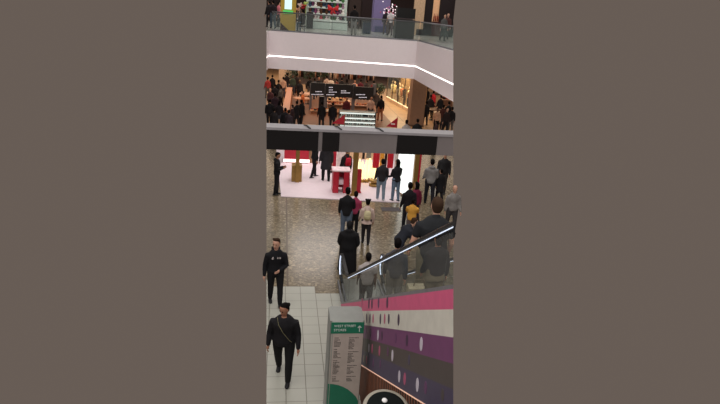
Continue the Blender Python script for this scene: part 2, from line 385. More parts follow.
# ------------------------------------------------------------ directory totem
tp = (1.22, 8.80, 0); tot = empty('directory_totem', tp, 'tall grey directory sign with green header band beside the escalator', 'sign')
bm = bmesh.new(); box(bm, (-.30, -.27, 0.02), (.30, .27, 2.19)); es = [e for e in bm.edges if abs(e.verts[0].co.z-e.verts[1].co.z) > 1]
bmesh.ops.bevel(bm, geom=es, offset=.035, segments=4, affect='EDGES'); link('cabinet', bm, SIGNG, tot)
bxo('face_panel', (-.275, -.276, .05), (.285, -.271, 2.188), mat('face_grey', S(190, 178, 170), .5), tot)
fp = [c for c in tot.children if c.name.startswith('face_panel')][0]
bxo('header_band', (-.285, -.282, 1.965), (.285, -.276, 2.185), GREEN, fp)
bxo('plinth', (-.29, -.26, 0), (.29, .26, .05), DARK, tot)
bm = bmesh.new(); pts = [(-.285, -.280, .06)]
for k in range(13):
    a = R(90-k*7.5); pts.append((-.285+.75*math.cos(a)*.98 if k else -.285, -.280, -.05+.98*math.sin(a)))
pts = [(min(p[0], .284), p[1], max(p[2], .06)) for p in pts]
clean = []
for p in pts:
    if not clean or (Vector(p)-Vector(clean[-1])).length > .004: clean.append(p)
if clean[-1][2] > .061: clean.append((.284, -.280, .06))
prism(bm, clean, (0, .008, 0)); link('green_curve', bm, GREEN, fp)
bxo('edge_strip', (-.262, -.2835, .05), (-.250, -.277, 1.96), mat('strip', S(150, 160, 152), .3), fp)
def text(body, size, loc, m, parent, name='lettering', rot=(PI/2, 0, 0), al='LEFT'):
    cu = bpy.data.curves.new(name, 'FONT'); cu.body = body; cu.size = size; cu.extrude = .002; cu.align_x = al
    o = bpy.data.objects.new(name, cu); C.objects.link(o); bpy.context.view_layer.update()
    me = bpy.data.meshes.new_from_object(o.evaluated_get(bpy.context.evaluated_depsgraph_get())); bpy.data.objects.remove(o)
    me.materials.clear(); me.materials.append(m); q = bpy.data.objects.new(name, me); q.location = loc; q.rotation_euler = rot; C.objects.link(q); q.parent = parent; return q
LET = mat('lettering_white', S(215, 225, 220), .6)
text('WEST STREET', .062, (-.235, -.2845, 2.095), LET, fp)
text('STORES', .062, (-.235, -.2845, 2.015), LET, fp)
bm = bmesh.new(); box(bm, (.205, -.2855, 2.0), (.217, -.281, 2.115)); prism(bm, [(.211, -.2855, 2.125), (.175, -.2855, 2.082), (.19, -.2855, 2.074), (.211, -.2855, 2.10), (.232, -.2855, 2.074), (.247, -.2855, 2.082)], (0, .004, 0))
link('arrow', bm, LET, fp)
for cx_, zs in ((-.215, 1.88), (.04, 1.88)):
    bm = bmesh.new(); z = zs; grp = 0; rnd = random.Random(3+int(cx_*100))
    while z > .98:
        grp += 1; n = rnd.choice((7, 9, 11))
        for j in range(n):
            if z < .98: break
            wid = (.06 if cx_ < 0 else .17) if j == 0 else rnd.uniform(.05, .12); x = cx_
            while x < cx_+wid:
                l = rnd.uniform(.008, .02); box(bm, (x, -.2795, z-.011), (x+l, -.275, z)); x += l+.006
            z -= .026 if j else .04
        z -= .035
    link('store_list', bm, INK, fp)

# round black drum in the near corner
dp = Vector((1.27, 5.30, 0)); dr = empty('round_post', dp, 'round black disc with pale rim and white spot, lowest in view', 'post')
bm = bmesh.new(); tube(bm, [(0, 0, 0), (0, 0, 2.9)], .05, 12, round_end=False); link('pole', bm, DARK, dr, True)
bm = bmesh.new(); loft(bm, [((0, 0, 0), (.12, 0, 0), (0, .12, 0)), ((0, 0, .03), (.12, 0, 0), (0, .12, 0))], seg=20); link('foot', bm, DARK, dr, True)
tl = Matrix.Translation((0, 0, 2.98)) @ Matrix.Rotation(R(14), 4, 'X')
def lathe(name, prof, m, parent, M=Matrix(), seg=36):
    bm = bmesh.new(); loft(bm, [((0, 0, z), (r, 0, 0), (0, r, 0)) for r, z in prof], seg=seg); bm.transform(M)
    o = link(name, bm, m, parent); return o
lathe('rim', [(.255, -.12), (.275, -.06), (.275, .0), (.262, .015), (.235, .012)], mat('pale_rim', S(150, 144, 130), .45), dr, tl)
lathe('disc', [(.225, .0), (.228, .018), (.2, .026), (.02, .03)], mat('disc_black', S(22, 26, 26), .9, spec=.1), dr, tl)
bm = bmesh.new(); ball(bm, (-.01, .085, .04), (.034, .034, .018), seg=14); bm.transform(tl); link('white_spot', bm, mat('spot_white', S(245, 245, 245), .3), dr, True)

# ------------------------------------------------------------ people
def remesh(bm, voxel, smooth=2):
    me = bpy.data.meshes.new('tmp'); bmesh.ops.recalc_face_normals(bm, faces=bm.faces[:]); bm.to_mesh(me); bm.free()
    o = bpy.data.objects.new('tmp', me); C.objects.link(o)
    md = o.modifiers.new('r', 'REMESH'); md.mode = 'VOXEL'; md.voxel_size = voxel; md.use_smooth_shade = True
    if smooth:
        sm = o.modifiers.new('s', 'SMOOTH'); sm.factor = .5; sm.iterations = smooth
    bpy.context.view_layer.update()
    r = bpy.data.meshes.new_from_object(o.evaluated_get(bpy.context.evaluated_depsgraph_get()))
    bpy.data.objects.remove(o); bpy.data.meshes.remove(me); return r
SKIN = {'light': mat('skin_light', S(196, 150, 128), .55), 'tan': mat('skin_tan', S(160, 112, 88), .55), 'dark': mat('skin_dark', S(92, 62, 50), .55)}
HAIRC = {'black': mat('hair_black', S(16, 13, 13), .9, spec=.1), 'brown': mat('hair_brown', S(58, 42, 32), .9, spec=.1), 'grey': mat('hair_grey', S(150, 145, 140), .9, spec=.1), 'blond': mat('hair_blond', S(150, 120, 80), .9, spec=.1)}
def meshobj(name, me, m, parent):
    me.materials.clear(); me.materials.append(m)
    for p in me.polygons: p.use_smooth = True; p.material_index = 0
    o = bpy.data.objects.new(name, me); C.objects.link(o); o.parent = parent; return o

def person(loc, face, label, h=1.72, w=1.0, top=(25, 25, 28), bot=(30, 30, 36), shoe=(25, 25, 28), skin='light', hair='black', style='short',
           legs=((8, 5), (-8, 8)), arms=((10, 15), (-10, 15)), abd=(8, 8), inw=(0, 0), lean=0, head=(0, 0), sleeve='long', coat=0, skirt=0, hood=False,
           seat=0, topname='jacket', botname='trousers', fine=0, group=None, backpack=None, lower=0):
    """face: heading in degrees, 0 = looking away along the mall, 180 = towards the viewer, 90 = to the left"""
    root = empty('person', loc, label, 'person', group, R(face)); k = h/1.75
    vox = .015 if fine == 2 else (.021 if fine else .03)
    hipz = .93*k; 
    def rot(v, ax, deg): return Matrix.Rotation(R(deg), 3, ax) @ Vector(v)
    hips = []
    pel = Vector((0, 0, hipz))
    # legs: (hip swing forward deg, knee bend deg)
    LJ = []
    for s, (sw, kn) in zip((-1, 1), legs):
        hp = pel+Vector((s*.092*k*w, 0, -.02*k)); d1 = rot((0, 0, -1), 'X', sw); kne = hp+d1*.43*k + Vector((s*.005, 0, 0)); d2 = rot((0, 0, -1), 'X', sw-kn); ank = kne+d2*.41*k
        LJ.append([hp, kne, ank, sw-kn])
    low = min(j[2].z for j in LJ)-.075*k
    sh = Vector((0, 0, -low)); pel += sh
    for j in LJ:
        for i in range(3): j[i] = j[i]+sh
    def T(v): return pel + rot(Vector(v)*k, 'X', -lean)      # torso frame, lean forward
    X_ = Vector((1, 0, 0)); Yt = rot((0, 1, 0), 'X', -lean)
    tor = [(-.10, .13, .10), (0, .158, .112), (.10, .145, .10), (.20, .135, .095), (.33, .158, .108), (.39, .168, .108), (.455, .135, .092), (.51, .095, .075), (.54, .065, .06)]
    def torso(bm, inf, z0=-9, flare=0):
        rr = []
        for z, a, b in tor:
            if z < z0: continue
            rr.append((T((0, 0, z)), X_*(a*w*k+inf), Yt*(b*(.5+.5*w)*k*(1+(w-1)*.6)+inf)))
        loft(bm, rr, seg=16)
    neck = T((0, .0, .50)); hc = T((0, .02, .70))
    hyaw, hpit = head
    HM = Matrix.Translation(hc) @ Matrix.Rotation(R(-lean*.5), 4, 'X') @ Matrix.Rotation(R(hyaw), 4, 'Z') @ Matrix.Rotation(R(-hpit), 4, 'X') @ Matrix.Scale(k*1.1 if h > 1.4 else k*1.2, 4)
    def headm(bm):
        b2 = bmesh.new(); rr = []
        for z, a, b, yo in ((-.118, .022, .02, .045), (-.108, .038, .04, .03), (-.085, .052, .06, .018), (-.05, .062, .078, .008), (-.015, .070, .088, .002), (.02, .074, .093, 0), (.055, .074, .093, -.003), (.085, .064, .082, -.004), (.105, .045, .058, -.004), (.116, .02, .026, -.004)):
            rr.append(((0, yo, z), (a, 0, 0), (0, b, 0)))
        loft(b2, rr, seg=16)
        tube(b2, [(0, .088, .012), (0, .103, -.022)], [.009, .014], 6)
        for s in (-1, 1): ball(b2, (s*.074, -.005, -.005), (.010, .018, .028), seg=8, rings=5)
        tmp = bpy.data.meshes.new('h'); b2.transform(HM); b2.to_mesh(tmp); b2.free(); bm.from_mesh(tmp); bpy.data.meshes.remove(tmp)
    AJ = []
    for s, (sw, be), ab, iw in zip((-1, 1), arms, abd, inw):
        shd = T((s*(.185+.02*(w-1))*(.4+.6*w), 0, .40)); d = rot(rot((0, 0, -1), 'Y', -s*ab), 'X', sw-lean*.6); el = shd+d*.275*k
        d2 = rot(rot((0, 0, -1), 'Z', 0), 'X', sw+be-lean*.6); d2 = rot(d2, 'Y', -s*ab*.3); d2 = Matrix.Rotation(R(s*iw), 3, 'Z') @ d2
        wr = el+d2.normalized()*.245*k; AJ.append((shd, el, wr, d2.normalized(), s))
    def arm(bm, j, inf, part_=1.0):
        shd, el, wr = j[:3]; a = [T((j[4]*.085, 0, .43)), shd, shd.lerp(el, .5), el, el.lerp(wr, .4), wr]; r = [.045, .056, .048, .040, .038, .027]
        n = {1.0: 6, .5: 3}[part_]; 
        tube(bm, a[:n], [q*k*(.6+.4*w)+inf for q in r[:n]], 10)
    def leg(bm, j, inf, upto=1):
        hp, kn, an = j[:3]; a = [hp+Vector((0, 0, .03)), hp.lerp(kn, .45), kn, kn.lerp(an, .35), an]; r = [.088, .075, .054, .052, .036]
        tube(bm, a, [q*k*(.5+.5*w)+inf for q in r], 10)
    # body
    bm = bmesh.new(); torso(bm, 0); tube(bm, [T((0, -.005, .48)), T((0, .0, .56)), hc+Vector((0, -.0, -.03))], [.062*k, .052*k, .05*k], 10, round_end=False); headm(bm)
    for j in LJ:
        leg(bm, j, 0)
    for j in AJ: arm(bm, j, 0)
    for j in AJ:   # palm
        shd, el, wr, d, s = j; tube(bm, [wr-d*.02, wr+d*.03*k, wr+d*.085*k], [.026*k, .034*k, .036*k], 8, flat=.6, round_end=True)
    me = remesh(bm, vox, 2 if fine else 1)
    bm = bmesh.new(); bm.from_mesh(me); bpy.data.meshes.remove(me)
    for j in AJ:   # five fingers rooted in the palm
        shd, el, wr, d, s = j; side = d.cross(Vector((1, 0, 0))).normalized(); wide = side if side.length > .3 else Vector((0, 1, 0)); inn = d.cross(wide)*s*1.0
        if inn.x*s > 0: inn = -inn
        for q, L_ in ((-1.5, .055), (-.5, .072), (.5, .078), (1.5, .07)):
            b0 = wr+d*.07*k+wide*q*.017*k; f1 = b0+d*.035*k+d*L_*.4*k; f2 = f1+(d*.75+inn*.6)*L_*.45*k; tube(bm, [b0, b0.lerp(f1, .7), f1, f2], [.0095*k, .009*k, .0085*k, .007*k], 5)
        b0 = wr+d*.03*k+wide*.022*k; tube(bm, [b0, b0+(d*.6+wide*.7)*.035*k, b0+(d*1.0+wide*.55+inn*.3)*.06*k], [.012*k, .0105*k, .008*k], 5)
    me = bpy.data.meshes.new('body'); bm.to_mesh(me); bm.free(); body = meshobj('body', me, SKIN[skin], root)
    # trousers / skirt
    bm = bmesh.new()
    loft(bm, [(T((0, 0, z)), X_*(a*w*k+.014), Yt*(b*(.5+.5*w)*k+.014)) for z, a, b in ((-.12, .10, .09), (-.06, .15, .11), (0, .16, .113), (.09, .15, .104))], seg=16)
    for j in LJ: leg(bm, j, .02 if fine else .022)
    if skirt:
        c0 = T((0, 0, .08)); zb = pel.z-skirt*k
        mx = (LJ[0][1]+LJ[1][1])/2; loft(bm, [(c0, X_*.15*k*w, Yt*.11*k), (pel, X_*.18*k*w, Vector((0, .14*k, 0))), (Vector((mx.x, mx.y*.6, (pel.z+zb)/2)), X_*.2*k*w, Vector((0, .17*k, 0))), (Vector((mx.x, mx.y, zb)), X_*.23*k*w, Vector((0, .2*k, 0)))], seg=18)
    meshobj('skirt' if skirt else botname, remesh(bm, vox, 2), cm(bot), root)
    # top
    bm = bmesh.new(); torso(bm, .026 if fine else .028, -.11)
    for j in AJ: arm(bm, j, .017, 1.0 if sleeve == 'long' else .5)
    tube(bm, [T((0, -.01, .47)), T((0, -.012, .55))], [.085*k, .062*k], 10)
    if hood: ball(bm, T((0, -.085, .535)), (.115*k, .07*k, .065*k), seg=12, rings=7)
    if hood == 'up': ball(bm, T((0, -.03, .72)), (.1*k, .115*k, .135*k), seg=12, rings=8)
    if coat:
        zb = pel.z-coat*k; mx = (LJ[0][1]+LJ[1][1])/2
        loft(bm, [(T((0, 0, .15)), X_*(.15*w*k), Yt*.12*k), (pel, X_*.19*k*w, Vector((0, .14*k, 0))), (Vector((mx.x, mx.y*.6, zb)), X_*.22*k*w, Vector((0, .18*k, 0)))], seg=18)
    meshobj(topname, remesh(bm, vox, 2), cm(top), root)
    # shoes
    for j in LJ:
        an = j[2]; pit = min(max(-(j[3]), 0), 40); M = Matrix.Translation(an) @ Matrix.Rotation(R(-pit*.6), 4, 'X')
        b2 = bmesh.new()
        loft(b2, [((0, -.075, -.045), (.03, 0, 0), (0, 0, .028)), ((0, -.05, -.035), (.042, 0, 0), (0, 0, .040)), ((0, 0, -.03), (.043, 0, 0), (0, 0, .05)), ((0, .07, -.045), (.046, 0, 0), (0, 0, .032)), ((0, .14, -.05), (.044, 0, 0), (0, 0, .026)), ((0, .175, -.055), (.025, 0, 0), (0, 0, .016))], seg=10)
        b2.transform(M @ Matrix.Scale(k, 4)); link('shoe', b2, cm(shoe, .5), root, True)
    # hair
    if style != 'bald' and hood != 'up':
        b2 = bmesh.new()
        rr = []
        for z, a, b, yo in ((-.06, .045, .03, -.06), (-.03, .066, .05, -.045), (.0, .074, .066, -.033), (.03, .078, .078, -.024), (.06, .079, .092, -.013), (.09, .070, .088, -.008), (.112, .052, .068, -.006), (.125, .024, .034, -.006)):
            rr.append(((0, yo, z), (a, 0, 0), (0, b, 0)))
        loft(b2, rr, seg=16)
        if style == 'long':
            loft(b2, [((0, -.045, .05), (.085, 0, 0), (0, .07, 0)), ((0, -.06, -.05), (.09, 0, 0), (0, .055, 0)), ((0, -.085, -.16), (.095, 0, 0), (0, .04, 0)), ((0, -.10, -.27), (.06, 0, 0), (0, .025, 0))], seg=12)
        if style == 'quiff': [ball(b2, (q*.025, .055-abs(q)*.008, .115), (.028, .035, .028), seg=8, rings=5) for q in (-2, -1, 0, 1, 2)]
        if style == 'bun': ball(b2, (0, -.115, .045), (.038, .035, .038), seg=10)
        if style == 'buns': [ball(b2, (s*.07, -.02, .12), (.038, .038, .038), seg=8) for s in (-1, 1)]
        if style == 'pony': tube(b2, [(0, -.09, .06), (0, -.135, .02), (0, -.13, -.12)], [.03, .035, .012], 8)
        if style == 'afro': ball(b2, (0, -.02, .05), (.115, .12, .11), seg=12, rings=9)
        b2.transform(HM @ Matrix.Rotation(R(13), 4, 'X')); meshobj('hair', remesh(b2, .012 if fine else .018, 1), HAIRC[hair], root)
    if fine:
        for s in (-1, 1):
            b2 = bmesh.new(); ball(b2, (s*.03, .083, .012), (.012, .006, .006), seg=8, rings=5); b2.transform(HM); link('eye', b2, DARK, body, True)
            b2 = bmesh.new(); tube(b2, [(s*.016, .092, .03), (s*.042, .085, .03)], .0045, 5); b2.transform(HM); link('eyebrow', b2, HAIRC[hair], body, True)
        b2 = bmesh.new(); tube(b2, [(-.022, .080, -.062), (0, .086, -.064), (.022, .080, -.062)], .0055, 5); b2.transform(HM); link('mouth', b2, cm((140, 80, 76)), body, True)
    root['_j'] = 0; del root['_j']
    person.J = dict(T=T, AJ=AJ, HM=HM, k=k, pel=pel); return root

def held(name, root, build, m, label, cat, group=None):
    """something carried: its own top-level object placed from the carrier's frame"""
    M = Matrix.Translation(root.location) @ Matrix.Rotation(root.rotation_euler.z, 4, 'Z')
    bm = bmesh.new(); build(bm); o = link(name, bm, m, None, True); o.matrix_world = M
    # move origin to the thing's base
    return tag(o, label, cat, group)
def backpack(root, col, label):
    J = person.J; k = J['k']; T = J['T']
    M = Matrix.Translation(root.location) @ Matrix.Rotation(root.rotation_euler.z, 4, 'Z'); r2 = empty('backpack', M @ T((0, -.2, .1)), label, 'backpack', rz=root.rotation_euler.z)
    o = T((0, -.2, .1))
    bm = bmesh.new(); loft(bm, [(T((0, -.19, z))-o, (a*k, 0, 0), (0, b*k, 0)) for z, a, b in ((.08, .10, .05), (.11, .135, .075), (.25, .14, .08), (.38, .125, .07), (.43, .08, .045))], seg=14); link('bag_body', bm, cm(col), r2, True)
    bm = bmesh.new(); loft(bm, [(T((0, -.265, z))-o, (a*k, 0, 0), (0, b*k, 0)) for z, a, b in ((.11, .07, .02), (.14, .10, .035), (.22, .10, .035), (.25, .07, .02))], seg=12); link('front_pocket', bm, cm(tuple(max(0, c-25) for c in col)), r2, True)
    for s in (-1, 1):
        bm = bmesh.new(); tube(bm, [T((s*.09, -.15, .42))-o, T((s*.10, -.02, .525))-o, T((s*.10, .13, .42))-o, T((s*.11, .145, .25))-o, T((s*.13, -.13, .14))-o], .014*k, 6); link('strap', bm, cm(tuple(max(0, c-35) for c in col)), r2, True)
    return r2

# --- lower floor, near
A = person(G(283, 377), 172, 'big person in black walking on the white tiles with a strap across the chest', h=1.76, w=1.32, top=(24, 23, 27), bot=(20, 20, 22), skin='tan', style='bun', hair='black',
       legs=((18, 6), (-14, 12)), arms=((6, 22), (-4, 20)), abd=(13, 13), lean=3, head=(-32, 16), topname='jacket', fine=2)
J = person.J; T = J['T']
held('shoulder_strap', A, lambda bm: tube(bm, [T((.13, .06, .53)), T((.09, .155, .42)), T((-.0, .195, .28)), T((-.13, .185, .10)), T((-.17, .12, .02))], .006, 6), cm((120, 116, 88)), 'thin pale strap across the chest of the big person in black', 'strap')
B = person(G(275, 304), 186, 'young man in black hoodie with white chest marks, hands clasped, walking forward', h=1.83, w=1.1, top=(19, 19, 24), bot=(22, 22, 26), skin='light', hair='brown', style='quiff',
       legs=((10, 5), (-9, 8)), arms=((12, 70), (-6, 18)), abd=(12, 12), inw=(48, 0), lean=2, head=(-28, 10), hood=True, topname='hoodie', fine=2)
T = person.J['T']; hd = [c for c in B.children if c.name.startswith('hoodie')][0]
bm = bmesh.new()
for q in ((.07, .40), (.078, .385), (.09, .37), (.065, .36), (.085, .35)): box(bm, T((q[0], .135, q[1])), T((q[0]+.025, .142, q[1]+.012)))
for q in range(3): box(bm, T((-.10+q*.035, .137, .36)), T((-.085+q*.035, .142, .40))); box(bm, T((-.10+q*.035, .137, .385)), T((-.075+q*.035, .142, .393)))
link('chest_print', bm, cm((205, 195, 195)), hd)
person(G(276.5, 194.5), 268, 'person in all black standing at far left looking at a phone', h=1.74, top=(20, 19, 22), bot=(20, 20, 24), skin='tan', arms=((5, 105), (5, 105)), inw=(25, 25), head=(0, 25), hood=True, topname='hoodie', legs=((3, 4), (-3, 4)), fine=1)
J = person.J; hold = J['AJ'][0]
person(G(314, 177.5), -60, 'slim person in black trousers under the beam beside the coat wearer', h=1.82, top=(24, 24, 28), bot=(22, 22, 26), legs=((10, 4), (-10, 8)), coat=.05)
person(G(325.5, 181), 10, 'person in a long dark coat standing on the white shop carpet', h=1.86, w=1.12, top=(38, 38, 42), bot=(20, 20, 24), coat=.42, topname='coat', legs=((5, 3), (-4, 5)))
ff = person(G(345, 186), 20, 'dark haired person behind the red table in the pop-up shop', h=1.68, top=(30, 26, 30), bot=(25, 25, 28), skin='tan', head=(0, 20))
backpack(ff, (175, 30, 52), 'red backpack on the person behind the red table')
person(G(380, 200), 0, 'person in black jacket and light jeans, left of the pair at the pop-up shop', h=1.72, w=1.1, top=(40, 38, 42), bot=(120, 134, 150), shoe=(170, 170, 170), topname='jacket', legs=((5, 3), (-6, 6)), arms=((8, 30), (8, 30)), fine=1)
person(G(394.5, 201), 25, 'long haired person in dark top and blue jeans, right of the pair', h=1.74, top=(30, 28, 34), bot=(100, 118, 140), shoe=(60, 60, 65), style='long', topname='top', coat=.03, legs=((4, 3), (-5, 6)), arms=((15, 55), (15, 55)), fine=1)
person(G(428, 203.5), -5, 'man in a pale grey hoodie and dark jeans walking away', h=1.86, w=1.12, top=(128, 126, 126), bot=(26, 26, 34), hood=True, topname='hoodie', arms=((10, 50), (10, 50)), legs=((8, 5), (-12, 12)), fine=1)
person(G(441, 193), 170, 'tall person in a dark jacket facing forward near the right edge', h=1.84, w=1.1, top=(28, 26, 28), bot=(40, 36, 36), skin='tan', legs=((8, 5), (-5, 6)), arms=((0, 30), (-5, 20)))
kk = person(G(438, 202), 20, 'small person in a dark dress carrying a white bag', h=1.42, top=(26, 25, 28), bot=(26, 25, 30), skin='tan', skirt=.35, legs=((12, 4), (-10, 8)), arms=((5, 20), (-5, 15)))
J = person.J
held('shopping_bag', kk, lambda bm: (box(bm, J['AJ'][0][2]+Vector((-.10, -.13, -.42)), J['AJ'][0][2]+Vector((.0, .17, -.08)), 0, .01), tube(bm, [J['AJ'][0][2]+Vector((-.05, -.08, -.09)), J['AJ'][0][2]+Vector((-.03, 0, .0)), J['AJ'][0][2]+Vector((-.05, .1, -.09))], .008, 5)), cm((215, 212, 205)), 'white shopping bag held by the small person in a dark dress', 'bag')
person(G(449.5, 232), 185, 'balding person in a light grey sweatshirt behind the man in black', h=1.74, w=1.15, top=(128, 124, 122), bot=(60, 58, 60), hair='grey', style='bald', topname='sweatshirt')
# family group
person(G(345, 239), -8, 'man in black jumper and blue jeans with his arm around the girl in pink', h=1.80, w=1.05, top=(22, 21, 25), bot=(86, 98, 116), topname='jumper', arms=((10, 20), (18, 50)), inw=(0, 45), legs=((3, 3), (-4, 5)), fine=1)
person(G(353.5, 233), -10, 'girl in a pink top between the man and the child in cream', h=1.50, w=.95, top=(170, 62, 96), bot=(28, 28, 32), style='bun', topname='top', arms=((5, 20), (10, 60)), legs=((3, 3), (-3, 4)), fine=1)
person(G(365, 243), -5, 'girl with hair buns in a cream and pink top, black leggings', h=1.52, w=1.0, top=(200, 176, 168), bot=(32, 28, 32), style='buns', skin='tan', topname='top', coat=.12, legs=((4, 3), (-9, 9)), arms=((12, 30), (4, 20)), abd=(14, 12), fine=1)
backpack(bpy.data.objects[[o.name for o in C.objects if o.name.startswith('person') and o.get('label', '').startswith('girl with hair')][0]], (196, 186, 150), 'small cream backpack on the girl with hair buns')
person(G(346.5, 274), -12, 'person in a long flowing black hooded robe by the foot of the escalator', h=1.64, w=1.38, top=(18, 17, 20), bot=(16, 16, 18), hood='up', coat=.82, topname='robe', abd=(12, 12), arms=((0, 45), (0, 45)), inw=(20, 20), legs=((4, 3), (-4, 4)), fine=1)
# group near the glowing panel
person(G(406, 230), 5, 'person in black with short hair behind the child in yellow', h=1.76, top=(24, 22, 28), bot=(30, 30, 38), skin='tan', topname='jacket', fine=1)
person(G(413, 224), 30, 'long haired person in a burgundy top beside the one in black', h=1.6, top=(112, 30, 58), bot=(40, 34, 44), style='long', topname='top', fine=1)
person(G(409.5, 238), -20, 'child in a mustard yellow shirt turned to the right', h=1.42, w=1.15, top=(206, 152, 66), bot=(100, 88, 88), skin='tan', sleeve='short', topname='shirt', arms=((30, 50), (30, 50)), fine=1)
person(G(397, 268), -72, 'stooping person in a dark jacket leaning forward beyond the far handrail', h=1.72, w=1.2, top=(34, 37, 46), bot=(40, 44, 56), lean=38, skin='light', hair='brown', head=(0, 10), arms=((35, 50), (30, 45)), topname='jacket', legs=((8, 4), (-6, 6)), fine=1)
# escalator riders: on the steps
def step_at(y):
    k = round((YB-.3-y-.17)/.3464); return Vector((0, YB-.3-.3464*k-.2, .2*(k+1)-.1+.01))
def rider(x, y, *a, **kw):
    s = step_at(y); return person((x, s.y, s.z), *a, **kw)
rider(2.22, 7.35, -4, 'broad man in a black tee shirt seen from behind riding down the escalator', h=1.74, w=1.28, top=(30, 32, 36), bot=(122, 112, 90), hair='brown', skin='light', sleeve='short', topname='shirt', arms=((8, 30), (5, 28)), abd=(14, 10), legs=((2, 2), (-1, 2)), fine=2)
rider(1.98, 6.25, 10, 'dark haired child in black top and olive skirt in front of the broad man', h=1.0, w=1.15, skirt=.22, top=(36, 34, 38), bot=(118, 108, 88), skin='tan', legs=((2, 2), (0, 2)), fine=1)
g_ = rider(2.18, 9.6, -10, 'person in grey trousers with a pale bag lower on the escalator', h=1.45, w=1.0, top=(66, 68, 76), bot=(120, 114, 106), legs=((2, 2), (0, 2)), fine=1)
rider(2.02, 11.6, 0, 'child in a pale grey tee shirt at the bottom of the escalator', h=1.42, w=1.1, top=(168, 160, 158), bot=(70, 62, 66), skin='dark', sleeve='short', topname='shirt', legs=((2, 2), (0, 2)), fine=1)
J = person.J
s = step_at(6.95); bt = empty('carrier_bag', (1.99, s.y+.02, s.z), 'pale beige carrier bag standing on an escalator step behind the glass', 'bag')
bxo('bag_body', (-.16, -.09, 0), (.16, .09, .34), cm((188, 176, 150)), bt, .01)
bm = bmesh.new(); tube(bm, [(-.08, 0, .33), (-.06, 0, .44), (.06, 0, .44), (.08, 0, .33)], .008, 6); link('bag_handle', bm, cm((120, 105, 85)), bt)

# ------------------------------------------------------------ pop-up shop
t = bmesh.new(); prism(t, [(.07, 21.73, .03), (4.84, 21.32, .03), (7.0, 32, .03), (-.25, 30.5, .03)], (0, 0, -.028))
o = link('carpet', t, mat('shop_carpet', S(222, 205, 212), .7, noise=.03)); trim(o); tag(o, 'large white carpet platform of the pop-up shop', 'carpet')
def gpost(px_, py_, wd, dp_, hh, label, m=GOLD, **kw):
    p = G(px_, py_, .03); r = empty('gold_post', (p.x, p.y, .03), label, 'post'); bxo('post', (-wd/2, -dp_/2, 0), (wd/2, dp_/2, hh), m, r, .01); return r
g1 = gpost(297, 182, .16, .16, 2.3, 'gold post rising from a square gold plinth at the left'); bxo('plinth', (-.24, .02, 0), (.20, .5, .72), GOLD, g1, .01)
g2 = gpost(353.5, 195, .2, .16, 2.6, 'gold post in front of the red table, middle of the shop'); bxo('base_plate', (-.16, -.14, 0), (.16, .14, .03), GOLD, g2)
g3 = gpost(412.5, 203, .17, .2, 2.6, 'gold pillar at the right end of the glowing panel'); bxo('red_edge', (.095, -.09, 0), (.16, .09, 2.4), RED, g3); bxo('cap_plate', (-.12, -.13, 2.6), (.17, .13, 2.64), GOLD, g3)
# red counter with lit toe kick
p = G(297, 163.5, .03); r = empty('red_counter', (p.x, p.y, .03), 'red counter with glowing lower edge at the back left', 'counter')
bxo('front_panel', (-.62, 0, .22), (-.05, .06, 1.35), RED, r); bxo('front_panel', (.0, 0, .22), (.56, .06, 1.35), RED, r); bxo('carcass', (-.6, .06, .22), (.54, .7, 1.34), cm((120, 20, 38)), r); bxo('worktop', (-.66, -.04, 1.35), (.6, .75, 1.40), RED, r)
bxo('toe_light', (-.66, -.02, .06), (.6, .06, .2), mat('toe_glow', (1, .75, .75), .5, emit=1.6, ecol=(1, .72, .70)), r); bxo('plinth', (-.55, .07, 0), (.5, .65, .22), DARK, r)
r = empty('display_plinth', G(313, 162, .03), 'tan display plinth beside the red counter', 'plinth'); bxo('body', (-.25, -.2, 0), (.2, .2, 1.1), TAN, r, .01); bxo('top_slab', (-.27, -.22, 1.1), (.22, .22, 1.14), GOLD, r)
# red table
p = G(341, 193, .03); r = empty('red_table', (p.x, p.y+.25, .03), 'red box table with pale top in the pop-up shop', 'table')
for a in (-.36, .08): bxo('side_panel', (a, -.28, 0), (a+.24, .3, .92), RED, r, .01)
bxo('back_panel', (-.12, .22, .1), (.08, .3, .92), RED, r); bxo('tabletop', (-.40, -.3, .92), (.36, .34, .98), cm((224, 200, 204), .4), r, .01); bxo('shelf', (-.12, -.22, .36), (.08, .22, .56), cm((214, 190, 198), .4), r)
p = G(357, 192, .03); r = empty('display_stand', (p.x, p.y, .03), 'narrow red display stand right of the gold post', 'stand'); bxo('upright', (-.12, -.05, 0), (.14, .05, 1.0), RED, r, .01); bxo('foot', (-.14, -.15, 0), (.16, .15, .03), RED, r)
p = G(333, 172, .03); r = empty('red_banner', (p.x, p.y, .03), 'tall red banner stand at the back of the shop', 'banner'); bxo('banner_cloth', (-.18, -.02, .1), (.12, .02, 1.9), RED, r); bxo('foot', (-.2, -.15, 0), (.14, .15, .04), DARK, r)
p = G(338, 176, .03); r = empty('white_banner', (p.x, p.y, .03), 'white and red banner stand between red banner and table', 'banner'); bxo('banner_cloth', (-.1, -.02, .1), (.3, .02, 1.85), cm((220, 205, 208)), r); bxo('foot', (-.1, -.15, 0), (.3, .15, .04), DARK, r)
